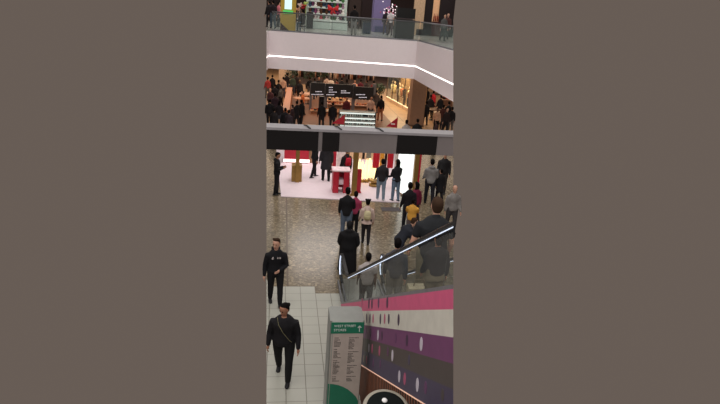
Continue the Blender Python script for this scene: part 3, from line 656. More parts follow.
# glowing petal display
PETAL = mat('petal_glow', (1, .85, .55), .5, emit=.9, ecol=(1, .80, .42))
petal_lab = ['leftmost glowing cream leaf sculpture, next to the gold post', 'second glowing leaf sculpture from the gold post', 'middle glowing leaf sculpture of the five', 'glowing leaf sculpture behind the low gold stand', 'glowing leaf sculpture nearest the black jacket and jeans pair']
rnd = random.Random(5); petal_spots = [(358, 184), (362, 182), (366.5, 182), (370, 181), (374, 184)]
for i, (x, y) in enumerate(petal_spots):
    p = G(x, y, .03); r = empty('petal_light', (p.x, p.y, .03), petal_lab[i], 'light', 'glowing leaf sculptures in the shop')
    bm = bmesh.new(); loft(bm, [((0, 0, 0), (.12, 0, 0), (0, .12, 0)), ((0, 0, .12), (.09, 0, 0), (0, .09, 0))], seg=14); link('foot', bm, GOLD, r, True)
    for q in range(6):
        a = q*PI/3+rnd.random(); L_ = rnd.uniform(.55, 1.05); d = Vector((math.cos(a)*.16, math.sin(a)*.16, 0))
        bm = bmesh.new(); tube(bm, [Vector((0, 0, .1)), d*.6+Vector((0, 0, .1+L_*.4)), d+Vector((0, 0, .1+L_*.8)), d*1.1+Vector((0, 0, .1+L_))], [.02, .055, .045, .01], 8, flat=.4); link('leaf', bm, PETAL, r, True)
p = G(373.5, 186, .03); r = empty('gold_tray', (p.x, p.y, .03), 'low round gold stand in front of the glowing leaves', 'stand')
lathe('base', [(.2, 0), (.2, .1), (.16, .12)], GOLD, r, seg=20); lathe('bowl', [(.1, .12), (.18, .2), (.2, .28)], GOLD, r, seg=20)
# shop back wall and hanging flags
bm = bmesh.new(); box(bm, (3.1, 28.0, 0.03), (5.6, 28.1, 1.55)); o = link('shop_backdrop', bm, mat('backdrop', S(206, 170, 130), .6, noise=.15, nscale=1)); trim(o); tag(o, 'warm cream back wall of the pop-up shop', 'panel')
flags = [(362, 364.5, (60, 50, 45)), (366, 371, (150, 140, 120)), (373, 379.5, (188, 34, 46)), (380, 384, (228, 160, 60)), (384.6, 387, (50, 30, 34)), (387.5, 393.5, (190, 34, 50)), (395, 398, (216, 204, 196))]
for a, b, c in flags:
    Y = 23.6; x0 = V(a, 160, Y).x; x1 = V(b, 160, Y).x; zb = V(a, {60: 159, 150: 158}.get(c[0], 168), Y).z
    r = empty('hanging_flag', ((x0+x1)/2, Y, zb), {(188, 34, 46): 'wide red cloth flag hanging left of the yellow one', (228, 160, 60): 'yellow cloth flag hanging beside the red one', (190, 34, 50): 'red cloth flag hanging nearest the glowing panel', (216, 204, 196): 'narrow white flag hanging beside the glowing panel', (60, 50, 45): 'narrow dark flag hanging over the glowing leaves', (150, 140, 120): 'beige flag hanging over the glowing leaves', (50, 30, 34): 'thin dark flag between the yellow and red flags'}[c], 'flag')
    bm = bmesh.new(); n = 8; w_ = x1-x0; vs = [(-w_/2+w_*q/n, .02*math.sin(q*1.7), 0) for q in range(n+1)]
    prism(bm, vs+[(v[0], v[1]+.012, 0) for v in vs[::-1]], (0, 0, 2.32-zb)); link('cloth', bm, cm(c), r); bxo('rod', (-w_/2, -.02, 2.32-zb), (w_/2, .03, 2.35-zb), GOLD, r)
r = empty('hanging_rail', (3.2, 23.6, .03), 'gold overhead rail with two uprights carrying the cloth flags', 'rail')
bxo('crossbar', (-.3, -.02, 2.32), (2.25, .04, 2.37), GOLD, r)
for q in (-.3, 2.2): bxo('upright', (q, -.02, 0), (q+.05, .04, 2.32), GOLD, r)
# glowing white panel wall
a = G(395.5, 190.5, .03); b = G(409.5, 199.5, .03)
r = empty('light_panel', a, 'tall glowing white panel wall at the right side of the shop', 'light panel')
d = b-a; n = Vector((-d.y, d.x, 0)).normalized()*.06
bm = bmesh.new(); prism(bm, [Vector((0, 0, .05)), d+Vector((0, 0, .05)), d+n+Vector((0, 0, .05)), n+Vector((0, 0, .05))], (0, 0, 2.45)); link('lightbox', bm, mat('panel_glow', (.9, 1, .97), .5, emit=.95, ecol=(.86, .97, .95)), r)
bm = bmesh.new(); prism(bm, [Vector((0, 0, 0)), d, d+n, n], (0, 0, .05)); link('base_rail', bm, GOLD, r)
d2 = Vector((0, -.002, 0))
# floor drain / mat
p = G(391, 209.5, .0); bm = bmesh.new(); box(bm, (-.38, -.22, 0), (.38, .22, .012)); o = link('floor_mat', bm, cm((84, 78, 80))); o.location = (p.x, p.y, .001); tag(o, 'small dark grey plate on the floor in front of the white carpet', 'mat')

# ------------------------------------------------------------ hall behind the beam (ground floor food court)
def vb(name, x0, y0, x1, y1, Y, dep, m, parent, z0=None):
    p = V(x0, y0, Y); q = V(x1, y1, Y); zl = q.z if z0 is None else z0
    o = bxo(name, (p.x, Y, zl), (q.x, Y+dep, p.z), m); rel(o, parent); o.parent = parent; return o
def root(name, x, y, Y, label, cat, group=None, z=0):
    p = V(x, y, Y); return empty(name, (p.x, Y, z), label, cat, group)
BOARD = mat('menu_board', S(16, 16, 20), .4); MTEXT = mat('menu_text', (.8, .85, 1), .5, emit=.35, ecol=(.7, .75, 1))
mb = []
for i, (x0, y0, x1, y1, lab) in enumerate(((311, 82.5, 324.5, 96, 'left black menu screen above the food kiosk'), (326, 83.5, 352.5, 98, 'wide middle black menu screen above the food kiosk'), (354, 86.5, 373, 100, 'right black menu screen above the food kiosk'))):
    Y = 42; r = root('menu_screen', (x0+x1)/2, y1, Y, lab, 'screen', z=V(x0, y1, Y).z)
    vb('housing', x0, y0, x1, y1, Y, .12, BOARD, r)
    bm = bmesh.new(); rnd = random.Random(i); blocks = {0: [(315.5, 91.2, 6), (311.5, 94, 11)], 1: [(329, 87, 3), (329, 89.5, 4), (329, 91.7, 7), (326.5, 94.3, 8), (341, 90.5, 5), (341, 92.5, 9)], 2: [(356, 94.2, 9), (359, 97, 7)]}[i]
    for bx, by, bw in blocks:
        x = bx
        while x < bx+bw:
            p = V(x, by, Y); q = V(x+.9, by+.8, Y); box(bm, (p.x, Y-.01, q.z), (q.x, Y, p.z)); x += 1.35
    o = link('menu_text', bm, MTEXT); rel(o, r); o.parent = r
# kiosk structure
r = root('food_kiosk', 345, 125, 42.3, 'food kiosk with counters, fridge and posts under the menu screens', 'kiosk')
for x in (310.5, 325.2, 353.2, 373.4): vb('post', x-.5, 84, x+.5, 120, 42.2, .12, STEEL, r, z0=0)
vb('fridge', 319.5, 96.5, 326.5, 114, 42.4, .8, cm((24, 24, 30), .3), r, z0=0)
vb('counter', 311, 112, 340, 125, 40.6, .7, WOOD, r, z0=0); vb('worktop', 310.5, 111, 341, 112.3, 40.5, .9, cm((190, 150, 120), .4), r)
vb('back_counter', 328, 106, 372, 118, 43.5, .6, cm((150, 112, 86)), r, z0=0); vb('back_worktop', 327.5, 104.6, 373, 106, 43.4, .8, cm((196, 150, 128), .4), r)
# white display case with rows
r = root('display_case', 357, 128, 36.3, 'white refrigerated display case with rows of cups', 'display case')
vb('case_body', 340, 111.5, 375, 130, 36.3, .8, cm((50, 52, 58), .4), r, z0=0)
for k, (ya, yb_) in enumerate(((111.5, 112.1), (116.5, 117.1), (120.5, 121.1), (124.5, 125.1))): vb('shelf', 340, ya, 375, yb_+1.4, 36.0, .3, cm((205, 208, 205), .4), r); vb('shelf_light', 340, yb_+1.35, 375, yb_+1.75, 36.02, .04, mat('case_light', (.9, 1, .97), .5, emit=.7, ecol=(.85, 1, .95)), r)
rnd = random.Random(9)
for yy_, rown in ((116.5, 'top'), (120.5, 'middle'), (124.5, 'lowest')):
    for q in range(15):
        x = 341.5+q*2.25
        if rnd.random() < .15: continue
        p = V(x, yy_, 36.1); zc = V(340, yy_, 36.0).z+.003; c = rnd.choice([(225, 228, 222), (200, 222, 214), (235, 232, 225), (170, 180, 175)])
        bm = bmesh.new(); loft(bm, [((0, 0, 0), (.035, 0, 0), (0, .035, 0)), ((0, 0, .13), (.05, 0, 0), (0, .05, 0)), ((0, 0, .15), (.035, 0, 0), (0, .035, 0))], seg=8); o = link('cup', bm, cm(c, .4), None, True); o.location = (p.x, 36.08, zc); tag(o, 'pale paper cup on the %s shelf of the white display case' % rown, 'cup', 'paper cups on the %s shelf of the display case' % rown)
trays = [(214, 160, 120, 'peach'), (150, 60, 52, 'red'), (226, 214, 196, 'white'), (90, 60, 44, 'brown'), (196, 120, 70, 'orange'), (60, 52, 56, 'charcoal')]
for nm_, xa, xb, n_, Yt, Yr, yr_, lab_ in (('back', 329, 371, 16, 43.75, 43.4, 104.6, 'rear worktop of the food kiosk'), ('front', 312, 339, 10, 40.85, 40.5, 111, 'front counter of the food kiosk')):
    zt_ = V(xa-1.5, yr_, Yr).z+.003
    for q in range(n_):
        c_ = trays[(q*5+q//3) % 6]; p = V(xa+(xb-xa)*q/(n_-1), yr_, Yt); hh_ = .12+.1*((q*7) % 4)/3
        ft = empty('food_tray', (p.x, Yt, zt_), '%s tray of food on the %s' % (c_[3], lab_), 'tray', '%s trays on the %s' % (c_[3], lab_))
        bxo('tray', (-.10, -.12, 0), (.10, .14, hh_*.5), cm(c_[:3]), ft, .008)
        bm = bmesh.new(); [ball(bm, (rnd.uniform(-.06, .06), rnd.uniform(-.08, .09), hh_*.5+.02), (.045, .045, .05), seg=6, rings=4) for _ in range(6)]; tag(link('food', bm, cm(trays[(q*3+1) % 6][:3]), ft, True), kind='stuff')
# left wooden planter bench / counter
r = root('wood_counter', 284, 124, 40, 'long orange wood counter running back at the left', 'counter')
a0, a1, b0, b1 = G(281.5, 126, .0), G(289, 126, .0), G(287, 100, 0), G(292, 100, 0)
bm = bmesh.new(); prism(bm, [Vector((q.x, q.y, 0))-r.location for q in (a0, a1, b1, b0)], (0, 0, .95)); link('body', bm, cm((160, 92, 56), .5), r)
bm = bmesh.new(); prism(bm, [Vector((q.x, q.y, .95))-r.location for q in (a0, a1, b1, b0)], (0, 0, .07)); link('worktop', bm, cm((186, 112, 72), .35), r)
r = root('wood_cabinet', 287, 100, 48, 'orange wood cabinet at the far end of the left counter', 'cabinet'); vb('body', 282, 92, 287.5, 104, 48, 1.2, WOOD, r, z0=0); vb('top_slab', 281.5, 91, 288, 92, 47.9, 1.5, cm((214, 150, 110)), r)
# assorted stools, tables, plants
def table(px_, py_, col, label, wd=1.0, hh=.78):
    p = G(px_, py_); r = empty('cafe_table', p, label, 'table', 'cafe tables in the food hall'); bm = bmesh.new(); loft(bm, [((0, 0, hh), (wd/2, 0, 0), (0, wd/2, 0)), ((0, 0, hh+.04), (wd/2, 0, 0), (0, wd/2, 0))], seg=20); link('tabletop', bm, cm(col, .4), r)
    bm = bmesh.new(); tube(bm, [(0, 0, 0), (0, 0, hh)], .04, 8, round_end=False); link('stem', bm, DARK, r); bm = bmesh.new(); loft(bm, [((0, 0, 0), (.25, 0, 0), (0, .25, 0)), ((0, 0, .03), (.25, 0, 0), (0, .25, 0))], seg=14); link('foot', bm, DARK, r); return r
table(301.5, 109, (206, 150, 118), 'pale round table in front of the dark crowd at left', 1.3);
table(308, 104, (214, 166, 140), 'pale round table just left of the kiosk', 1.4); table(432, 120, (120, 96, 76), 'brown round table in front of the right hand pillar', 1.2)
table(441, 124, (170, 140, 112), 'tan round table lowest at the right edge of the hall', 1.2); table(432, 103, (90, 70, 56), 'dark brown round table beyond the pillar', 1.5)
def shrub(px_, py_, hh, rad, label, seed):
    p = G(px_, py_); r = empty('potted_plant', p, label, 'plant'); bm = bmesh.new(); loft(bm, [((0, 0, 0), (.25, 0, 0), (0, .25, 0)), ((0, 0, .5), (.33, 0, 0), (0, .33, 0))], seg=14); link('pot', bm, cm((60, 50, 44)), r, True)
    bm = bmesh.new(); tube(bm, [(0, 0, .45), (.03, 0, hh*.7)], [.05, .03], 6); link('stem', bm, cm((60, 44, 30)), r)
    rnd = random.Random(seed); bm = bmesh.new()
    for q in range(260):
        a = rnd.uniform(0, 2*PI); u = rnd.uniform(-1, 1); rr_ = rad*rnd.uniform(.5, 1); c = Vector((math.cos(a)*math.sqrt(1-u*u)*rr_, math.sin(a)*math.sqrt(1-u*u)*rr_, hh*.75+u*rr_*.9))
        d = Vector((rnd.uniform(-1, 1), rnd.uniform(-1, 1), rnd.uniform(-.6, .8))).normalized(); s_2 = d.cross(Vector((0, 0, 1))).normalized()*.06
        vs = [bm.verts.new(c), bm.verts.new(c+d*.12+s_2), bm.verts.new(c+d*.26), bm.verts.new(c+d*.12-s_2)]; bm.faces.new(vs)
    link('foliage', bm, mat('leaf_%d' % seed, S(42, 62, 34), .6, noise=.4), r)
for a in ((291.5, 91, 1.9, .65, 'leafy dark potted plant left of the menu screens'), (308.5, 89, 1.7, .6, 'dark potted plant nearest the left menu screen'), (322.5, 88.5, 2.0, .6, 'potted plant just behind the left menu screen'), (378.5, 104, 1.6, .5, 'small potted plant at the right end of the kiosk')): shrub(*a, seed=int(a[0]))
# back wall of hall, pale wall panels, shopfront
bm = bmesh.new(); box(bm, (-6, 70, 0), (24, 70.3, 3.6)); struct('wall_back', bm, cm((96, 72, 60)))
rnd = random.Random(21)
cols = [(40, 28, 28), (200, 170, 150), (120, 60, 50), (60, 46, 44), (170, 120, 96), (90, 88, 92), (214, 190, 170), (30, 26, 30), (150, 70, 70)]
i = 0; x = 300
words = ['dark', 'cream', 'brick', 'umber', 'clay', 'slate', 'ivory', 'black', 'rose']
for k, x in enumerate((300, 306, 311.5, 317, 322, 328, 334, 340, 346, 352, 358, 364, 370)):
    Y = 58+(k % 3)*1.5; c = cols[(k*4) % 9]; r = root('clothes_rail', x, 80, Y, 'clothes rail led by a %s garment, %s from the left behind the kiosk' % (words[(k*4) % 9], ['first','second','third','fourth','fifth','sixth','seventh','eighth','ninth','tenth','eleventh','twelfth','thirteenth'][k]), 'clothes rail', 'clothes rails in the far shop')
    for q in range(5):
        cc = cols[(k*4+q*q) % 9]; bm = bmesh.new(); xx = -.35+q*.17; loft(bm, [((xx, 0, .55), (.09, 0, 0), (0, .2, 0)), ((xx, 0, 1.2), (.08, 0, 0), (0, .2, 0)), ((xx, 0, 1.5), (.03, 0, 0), (0, .06, 0))], seg=8); link('garment', bm, cm(cc), r)
    bm = bmesh.new(); tube(bm, [(-.5, 0, 0), (-.5, 0, 1.55), (.5, 0, 1.55), (.5, 0, 0)], .02, 6); link('frame', bm, STEEL, r)
# cream wall panels at left back
for x0, x1, lab in ((279, 284.5, 'pale cream wall panel at the far left of the hall'), (285.5, 291, 'second cream wall panel beside the plants')):
    r = root('wall_panel', x0, 80, 60, lab, 'panel'); vb('board', x0, 60, x1, 88, 58, .2, cm((214, 186, 160)), r, z0=0); vb('skirting', x0, 86, x1, 89, 57.9, .1, TAN, r, z0=0)
# right pillar
p = G(416.5, 127, 0); r = empty('square_pillar', (p.x, p.y+.6, 0), 'broad tan square pillar below the fascia corner', 'pillar')
wd = (G(423, 125, 0)-G(410, 125, 0)).x/2
bxo('shaft', (-wd, -.45, .12), (wd, .45, 3.7), mat('pillar_tan', S(146, 112, 88), .6), r); bxo('base', (-wd-.03, -.48, 0), (wd+.03, .48, .12), cm((110, 84, 66)), r)
# lit shopfront receding
a = G(386, 99.5); b = G(409, 112.5)
r = empty('shopfront', a, 'brightly lit glass shopfront full of display shelves beside the pillar', 'shopfront'); d = b-a; dl = d.length; n = Vector((-d.y, d.x, 0)).normalized()
if n.x < 0: n = -n
WARM = mat('display_glow', (1, .8, .55), .5, emit=1.0, ecol=(1, .75, .45))
def pr(name, pts, off, m): bm = bmesh.new(); prism(bm, pts, off); return link(name, bm, m, r)
pr('plinth', [Vector((0, 0, 0)), d, d+n*.3, n*.3], (0, 0, .25), cm((226, 196, 160))); pr('plinth_light', [Vector((0, 0, .25)), d+Vector((0, 0, .25)), d+n*.06+Vector((0, 0, .25)), n*.06+Vector((0, 0, .25))], (0, 0, .05), WARM)
pr('back_panel', [n*1.2, d+n*1.2, d+n*1.3, n*1.3], (0, 0, 3.5), cm((168, 126, 84)))
for q in range(5):
    u = d*(q/4); pr('mullion', [u*.985, u*.985+d.normalized()*.06, u*.985+d.normalized()*.06+n*.06, u*.985+n*.06], (0, 0, 3.5), cm((80, 62, 50)))
pr('glass', [n*.02, d+n*.02, d+n*.03, n*.03], (0, 0, 3.4), GLASSU)
pr('head_light', [n*.1+Vector((0, 0, 3.3)), d+n*.1+Vector((0, 0, 3.3)), d+n*.25+Vector((0, 0, 3.3)), n*.25+Vector((0, 0, 3.3))], (0, 0, .06), WARM)
rnd = random.Random(4)
for q in (.25, .75): area('shopfront_lamp', a+d*q+n*.35+Vector((0, 0, 3.25)), .4, 2.0, 130, (1, .78, .5), (0, 0, math.atan2(d.y, d.x)+PI/2))
for k in range(9):
    q = a+d*((k+.7)/9.6)+n*rnd.uniform(.3, .6); hh = rnd.uniform(1.45, 1.8); c = [(236, 214, 170), (226, 196, 140), (60, 44, 40), (236, 224, 190), (190, 110, 70), (30, 26, 28), (230, 200, 150), (150, 84, 56), (240, 226, 200)][k]
    m_ = empty('mannequin', (q.x, q.y, .0), 'mannequin in %s, %s from the far end of the lit shopfront' % (['cream','gold','brown black','pale cream','rust','black','light tan','brown','ivory'][k], ['first','second','third','fourth','fifth','sixth','seventh','eighth','ninth'][k]), 'mannequin', 'mannequins in the lit shopfront')
    bm = bmesh.new(); loft(bm, [((0, 0, .75), (.17, 0, 0), (0, .12, 0)), ((0, 0, 1.0), (.13, 0, 0), (0, .1, 0)), ((0, 0, 1.3), (.18, 0, 0), (0, .12, 0)), ((0, 0, 1.42), (.12, 0, 0), (0, .08, 0))], seg=12); link('garment', bm, cm(c), m_, True)
    bm = bmesh.new(); ball(bm, (0, 0, 1.6), (.08, .09, .12)); tube(bm, [(0, 0, 1.38), (0, 0, 1.52)], .045, 8); link('head_form', bm, cm((224, 190, 150), .4), m_, True)
    for s in (-1, 1): bm = bmesh.new(); tube(bm, [(s*.08, 0, .06), (s*.09, 0, .45), (s*.09, 0, .85)], [.045, .06, .085], 8); link('leg', bm, cm(rnd.choice([(40, 36, 40), (200, 170, 140)])), m_, True)
# gold ring line on the hall floor
# red triangular signs
for x, y, lab, s in ((338, 124, 'red wedge shaped pennant standing left of the display case', 1), (391, 127, 'small red and white pennant standing on the tan floor', .9)):
    p = G(x, y+7, 0); r = empty('pennant', p, lab, 'pennant'); zz = .85
    bm = bmesh.new(); prism(bm, [(-.4*s, 0, zz*.55), (.35*s, 0, zz*.5), (.38*s, 0, zz*1.25)], (0, .03, 0)); link('flag', bm, RED, r)
    bm = bmesh.new(); tube(bm, [(.38*s, .015, 0), (.38*s, .015, zz*1.3)], .02, 6); link('stick', bm, WOOD, r); bm = bmesh.new(); loft(bm, [((.38*s, 0, 0), (.15, 0, 0), (0, .15, 0)), ((.38*s, 0, .04), (.13, 0, 0), (0, .13, 0))], seg=12); link('foot', bm, WOOD, r)
    if s < 1: bxo('print', (-.05, -.01, .6), (.2, .0, .68), cm((230, 225, 220)), r)
# the crowd
crowd = [  # x, head y, height, facing, label, kw
 (270.5, 88, 1.7, 160, 'person in dark clothes at the extreme left of the hall crowd', dict(top=(70, 40, 44))),
 (275, 84, 1.72, 20, 'dark haired person in black standing behind the left counter crowd', dict(top=(26, 22, 28))),
 (278.8, 80, 1.78, -20, 'tallest person in black at the head of the left counter', dict(top=(20, 18, 22))),
 (281, 86, 1.66, 60, 'person in a patterned grey top next to the orange counter', dict(top=(84, 80, 78))),
 (275.5, 93, 1.7, 0, 'person in a purple brown coat in the left queue', dict(top=(48, 34, 44), coat=.4)),
 (270, 100, 1.72, 0, 'person in black lowest at the left edge above the beam', dict(top=(18, 16, 20), w=1.25)),
 (285.5, 108, 1.62, 10, 'person in black just above the beam right of the orange counter', dict(top=(20, 18, 22), w=1.2)),
 (297, 99, 1.66, 40, 'person in black leaning at the pale tables', dict(top=(22, 20, 24))),
 (301.5, 105, 1.66, -30, 'person in black behind the beam, middle of the seated group', dict(top=(22, 20, 22))),
 (292.5, 105, 1.6, 70, 'person in maroon black beside the seated group', dict(top=(40, 24, 28))),
 (333, 105.5, 1.72, -10, 'person in black at the kiosk counter below the middle screen', dict(top=(18, 16, 18), w=1.1)),
 (322, 107, 1.7, 10, 'person in black in front of the kiosk fridge', dict(top=(18, 17, 20))),
 (300, 81, 1.7, 200, 'person in white hat and black by the left plants', dict(top=(30, 28, 32), hair='blond')),
 (347, 97, 1.68, 180, 'staff member in dark red behind the kiosk counter', dict(top=(92, 34, 40))),
 (371.5, 96.5, 1.72, 190, 'person in pale top with dark hair right of the screens', dict(top=(196, 158, 140))),
 (381.5, 95.5, 1.76, 15, 'person in black standing right of the kiosk', dict(top=(20, 18, 22), bot=(150, 90, 60))),
 (407, 120, 1.72, 0, 'person in a grey top just above the beam, left of the black tee', dict(top=(150, 142, 138), bot=(60, 60, 66))),
 (418, 119, 1.74, 0, 'person in a black tee just above the beam below the pillar', dict(top=(16, 16, 18), w=1.15)),
 (427.5, 88, 1.74, 30, 'person in black between pillar and right edge', dict(top=(24, 20, 22))),
 (434, 91, 1.66, -40, 'person in a bright red top at the right shops', dict(top=(186, 40, 52))),
 (441, 97, 1.7, 20, 'person in black under the right fascia', dict(top=(22, 20, 24))),
 (449.5, 101, 1.76, 0, 'person in black at the right edge above the beam', dict(top=(18, 17, 20))),
 (437, 121, 1.55, 60, 'small person in dark clothes seated height near right tables', dict(top=(60, 40, 40))),
 (447, 112, 1.7, 200, 'person in dark brown facing forward at the right edge', dict(top=(44, 32, 32))),
 (303, 91, 1.7, 90, 'person in an orange top by the left plants', dict(top=(196, 104, 56))),
 (427, 101, 1.66, 10, 'dark clothed person close behind the tan pillar', dict(top=(28, 24, 26))),
]
pending = []
for x, hy, hh, fc, lab, kw in crowd:
    kw.setdefault('bot', (28, 26, 30)); pending.append((x, hy, hh, fc, lab, kw))


crowd2 = [
 (287, 73, 1.7, 30, (30, 26, 30), 'in black far behind the cream panels'), (293, 75, 1.7, 200, (60, 70, 60), 'in dull green behind the left plants'),
 (297, 74, 1.7, 0, (44, 34, 34), 'in brown behind the left plants'), (310, 77, 1.72, 20, (24, 22, 26), 'in black behind the left menu screen'),
 (315, 78, 1.7, -40, (70, 80, 96), 'in slate blue behind the left menu screen'), (319, 77, 1.74, 190, (26, 24, 28), 'in black left of the middle screen'),
 (327, 76, 1.7, 0, (206, 176, 160), 'in pale pink behind the middle screen, left one'), (331.5, 77, 1.72, 170, (226, 206, 190), 'in cream behind the middle screen, right one'),
 (337, 79, 1.7, 30, (110, 50, 40), 'in rust brown behind the middle screen'), (342, 78, 1.7, 0, (28, 24, 28), 'in black above the gap between the screens'),
 (347, 79, 1.74, 10, (34, 30, 32), 'in charcoal above the gap between the screens'), (355, 80, 1.68, 180, (214, 150, 130), 'in salmon above the right screen'),
 (361, 79.5, 1.72, 0, (90, 30, 44), 'in wine red above the right screen'), (367, 80, 1.7, 40, (50, 40, 44), 'in dark plum above the right screen'),
 (374, 82, 1.74, 0, (120, 40, 48), 'in red beside the right screen'), (376.5, 90, 1.7, 15, (70, 60, 58), 'in taupe right of the right screen'),
 (283.5, 77, 1.7, 0, (190, 150, 130), 'in beige beside the cream panels'), (272.5, 75, 1.7, 0, (26, 22, 26), 'in black at the top left under the fascia'),
 (267.8, 77, 1.7, 30, (150, 50, 50), 'in red at the extreme top left under the fascia'), 
 
 (279.5, 104, 1.66, 0, (30, 24, 28), 'in black close beside the orange counter'), (274, 108, 1.7, -10, (24, 20, 22), 'in black just above the beam at far left'),
 
 (431, 96, 1.7, 20, (34, 28, 30), 'in charcoal beside the brown far table'),
 (444, 105, 1.66, -30, (80, 44, 40), 'in russet at the right tables'), (452, 112, 1.7, 0, (30, 26, 28), 'in black cut by the right edge'),
 (438, 108, 1.64, 180, (196, 150, 120), 'in peach at the right tables'), (289, 110, 1.62, -20, (44, 34, 40), 'in plum above the beam right of the orange counter'),
]
for x, hy, hh, fc, c, lab in crowd2:
    pending.append((x, hy, hh, fc, 'hall visitor ' + lab, dict(top=c, bot=random.choice([(28, 26, 30), (60, 60, 70), (90, 84, 80)]), style=random.choice(['short', 'long', 'bun']))))
# low goods counters in the food hall
for x0, x1, ya, yb_, Y, c, lab, goods in ((300, 311, 96, 101, 46.5, (190, 120, 84), 'orange wood goods counter left of the kiosk', (232, 190, 160)), (295, 303, 90, 95, 50.5, (176, 96, 60), 'rust wood goods counter under the left plants', (170, 60, 50)),
    (328, 350, 101, 104, 45.2, (160, 104, 76), 'low pastry counter behind the middle screen', (220, 180, 140)), (429, 437, 108, 112, 44, (150, 104, 74), 'wooden goods counter right of the pillar', (60, 40, 36)), (443, 452, 100, 105, 47, (120, 84, 64), 'wooden goods counter at the right edge', (190, 60, 50))):
    r = root('goods_counter', (x0+x1)/2, yb_, Y, lab, 'counter'); vb('body', x0, ya, x1, yb_, Y, .8, cm(c, .5), r, z0=0); o = [q for q in r.children if q.name.startswith('body')][0]
    zt_ = V(x0, ya, Y).z; xs0 = V(x0, ya, Y).x-r.location.x; xs1 = V(x1, ya, Y).x-r.location.x
    bxo('worktop', (xs0-.05, -.05, zt_), (xs1+.05, .85, zt_+.05), cm((220, 176, 144), .4), r)
    n = int((xs1-xs0)/.3); rnd = random.Random(int(x0))
    for q in range(n):
        xx = r.location.x+xs0+.15+q*.3; cc = goods if q % 3 else (40, 34, 34); hh = rnd.uniform(.12, .3)
        t_ = empty('goods_basket', (xx, Y+.3, zt_+.052), 'small goods basket on the ' + lab, 'basket', 'goods baskets on the ' + lab)
        bxo('basket', (-.12, -.2, 0), (.12, .2, hh*.6), cm(cc), t_, .01); bm = bmesh.new(); [ball(bm, (rnd.uniform(-.07, .07), rnd.uniform(-.14, .14), hh*.6+.02), (.05, .05, .05), seg=6, rings=4) for _ in range(6)]; link('contents', bm, cm(rnd.choice([(210, 150, 100), (150, 60, 50), (230, 210, 180)])), t_, True)
        [c_ for c_ in t_.children if c_.name.startswith('contents')][0]['kind'] = 'stuff'

# people are set down where the floor is free
bpy.context.view_layer.update(); occ = []
for o in C.objects:
    if o.parent is None and o.get('label') and o.get('category') not in ('balustrade', 'beam', 'escalator', 'kiosk', 'shopfront'):
        pts = [q.matrix_world @ Vector(c_) for q in [o]+list(o.children) if q.type == 'MESH' for c_ in q.bound_box]
        if pts and min(p.z for p in pts) < 1.8 and min(p.y for p in pts) > 33:
            occ.append((min(p.x for p in pts)-.22, max(p.x for p in pts)+.22, min(p.y for p in pts)-.2, max(p.y for p in pts)+.2))
for x, hy, hh, fc, lab, kw in pending:
    g = G(x, hy, hh); best = g
    for dlt in (0, .3, -.3, .6, -.6, .9, -.9, 1.2, -1.2, 1.6, -1.6, 2.0, -2.0, 2.6):
        f_ = 1+dlt/g.y; q = Vector((g.x*f_, g.y*f_, 0))
        if q.y > 35.2 and not any(a <= q.x <= b and c_ <= q.y <= d_ for a, b, c_, d_ in occ): best = q; break
    occ.append((best.x-.5, best.x+.5, best.y-.38, best.y+.38))
    person((best.x, best.y, 0), fc, lab, h=hh, skin=random.choice(['light', 'tan', 'dark']), **kw)

# ------------------------------------------------------------ upper gallery
def ub(name, x0, y0, x1, y1, Y, dep, m, parent, base=True): return vb(name, x0, y0, x1, y1, Y, dep, m, parent, UZ if base else None)
def uroot(name, x, Y, label, cat, group=None): return root(name, x, 20, Y, label, cat, group, z=UZ)
bm = bmesh.new(); box(bm, (-6, 56, UZ), (20, 56.3, 10)); struct('wall_back', bm, cm((48, 36, 34)))
# yellow kiosk
YEL = mat('yellow_kiosk', S(196, 160, 44), .4)
r = uroot('yellow_kiosk', 289, 37.5, 'yellow advertising kiosk with a lit screen and a green patch', 'kiosk')
ub('body', 281, -12, 295.5, 28, 37.5, .5, YEL, r); b_ = [c for c in r.children][0]
vb('screen', 285, -8, 291.7, 9.5, 37.44, .05, mat('screen_glow', (.7, .95, 1), .4, emit=.8, ecol=(.55, .85, .9)), r); vb('green_patch', 283, 10, 293, 14, 37.43, .06, mat('patch_green', S(70, 200, 80), .4, emit=.35, ecol=(.1, .8, .2)), r)
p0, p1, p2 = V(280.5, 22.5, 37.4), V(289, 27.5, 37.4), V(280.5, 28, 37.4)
bm = bmesh.new(); prism(bm, [(p0.x, 37.4, p0.z), (p1.x, 37.4, UZ), (p0.x, 37.4, UZ)], (0, .1, 0)); o = link('dark_corner', bm, cm((60, 34, 34))); rel(o, r); o.parent = r
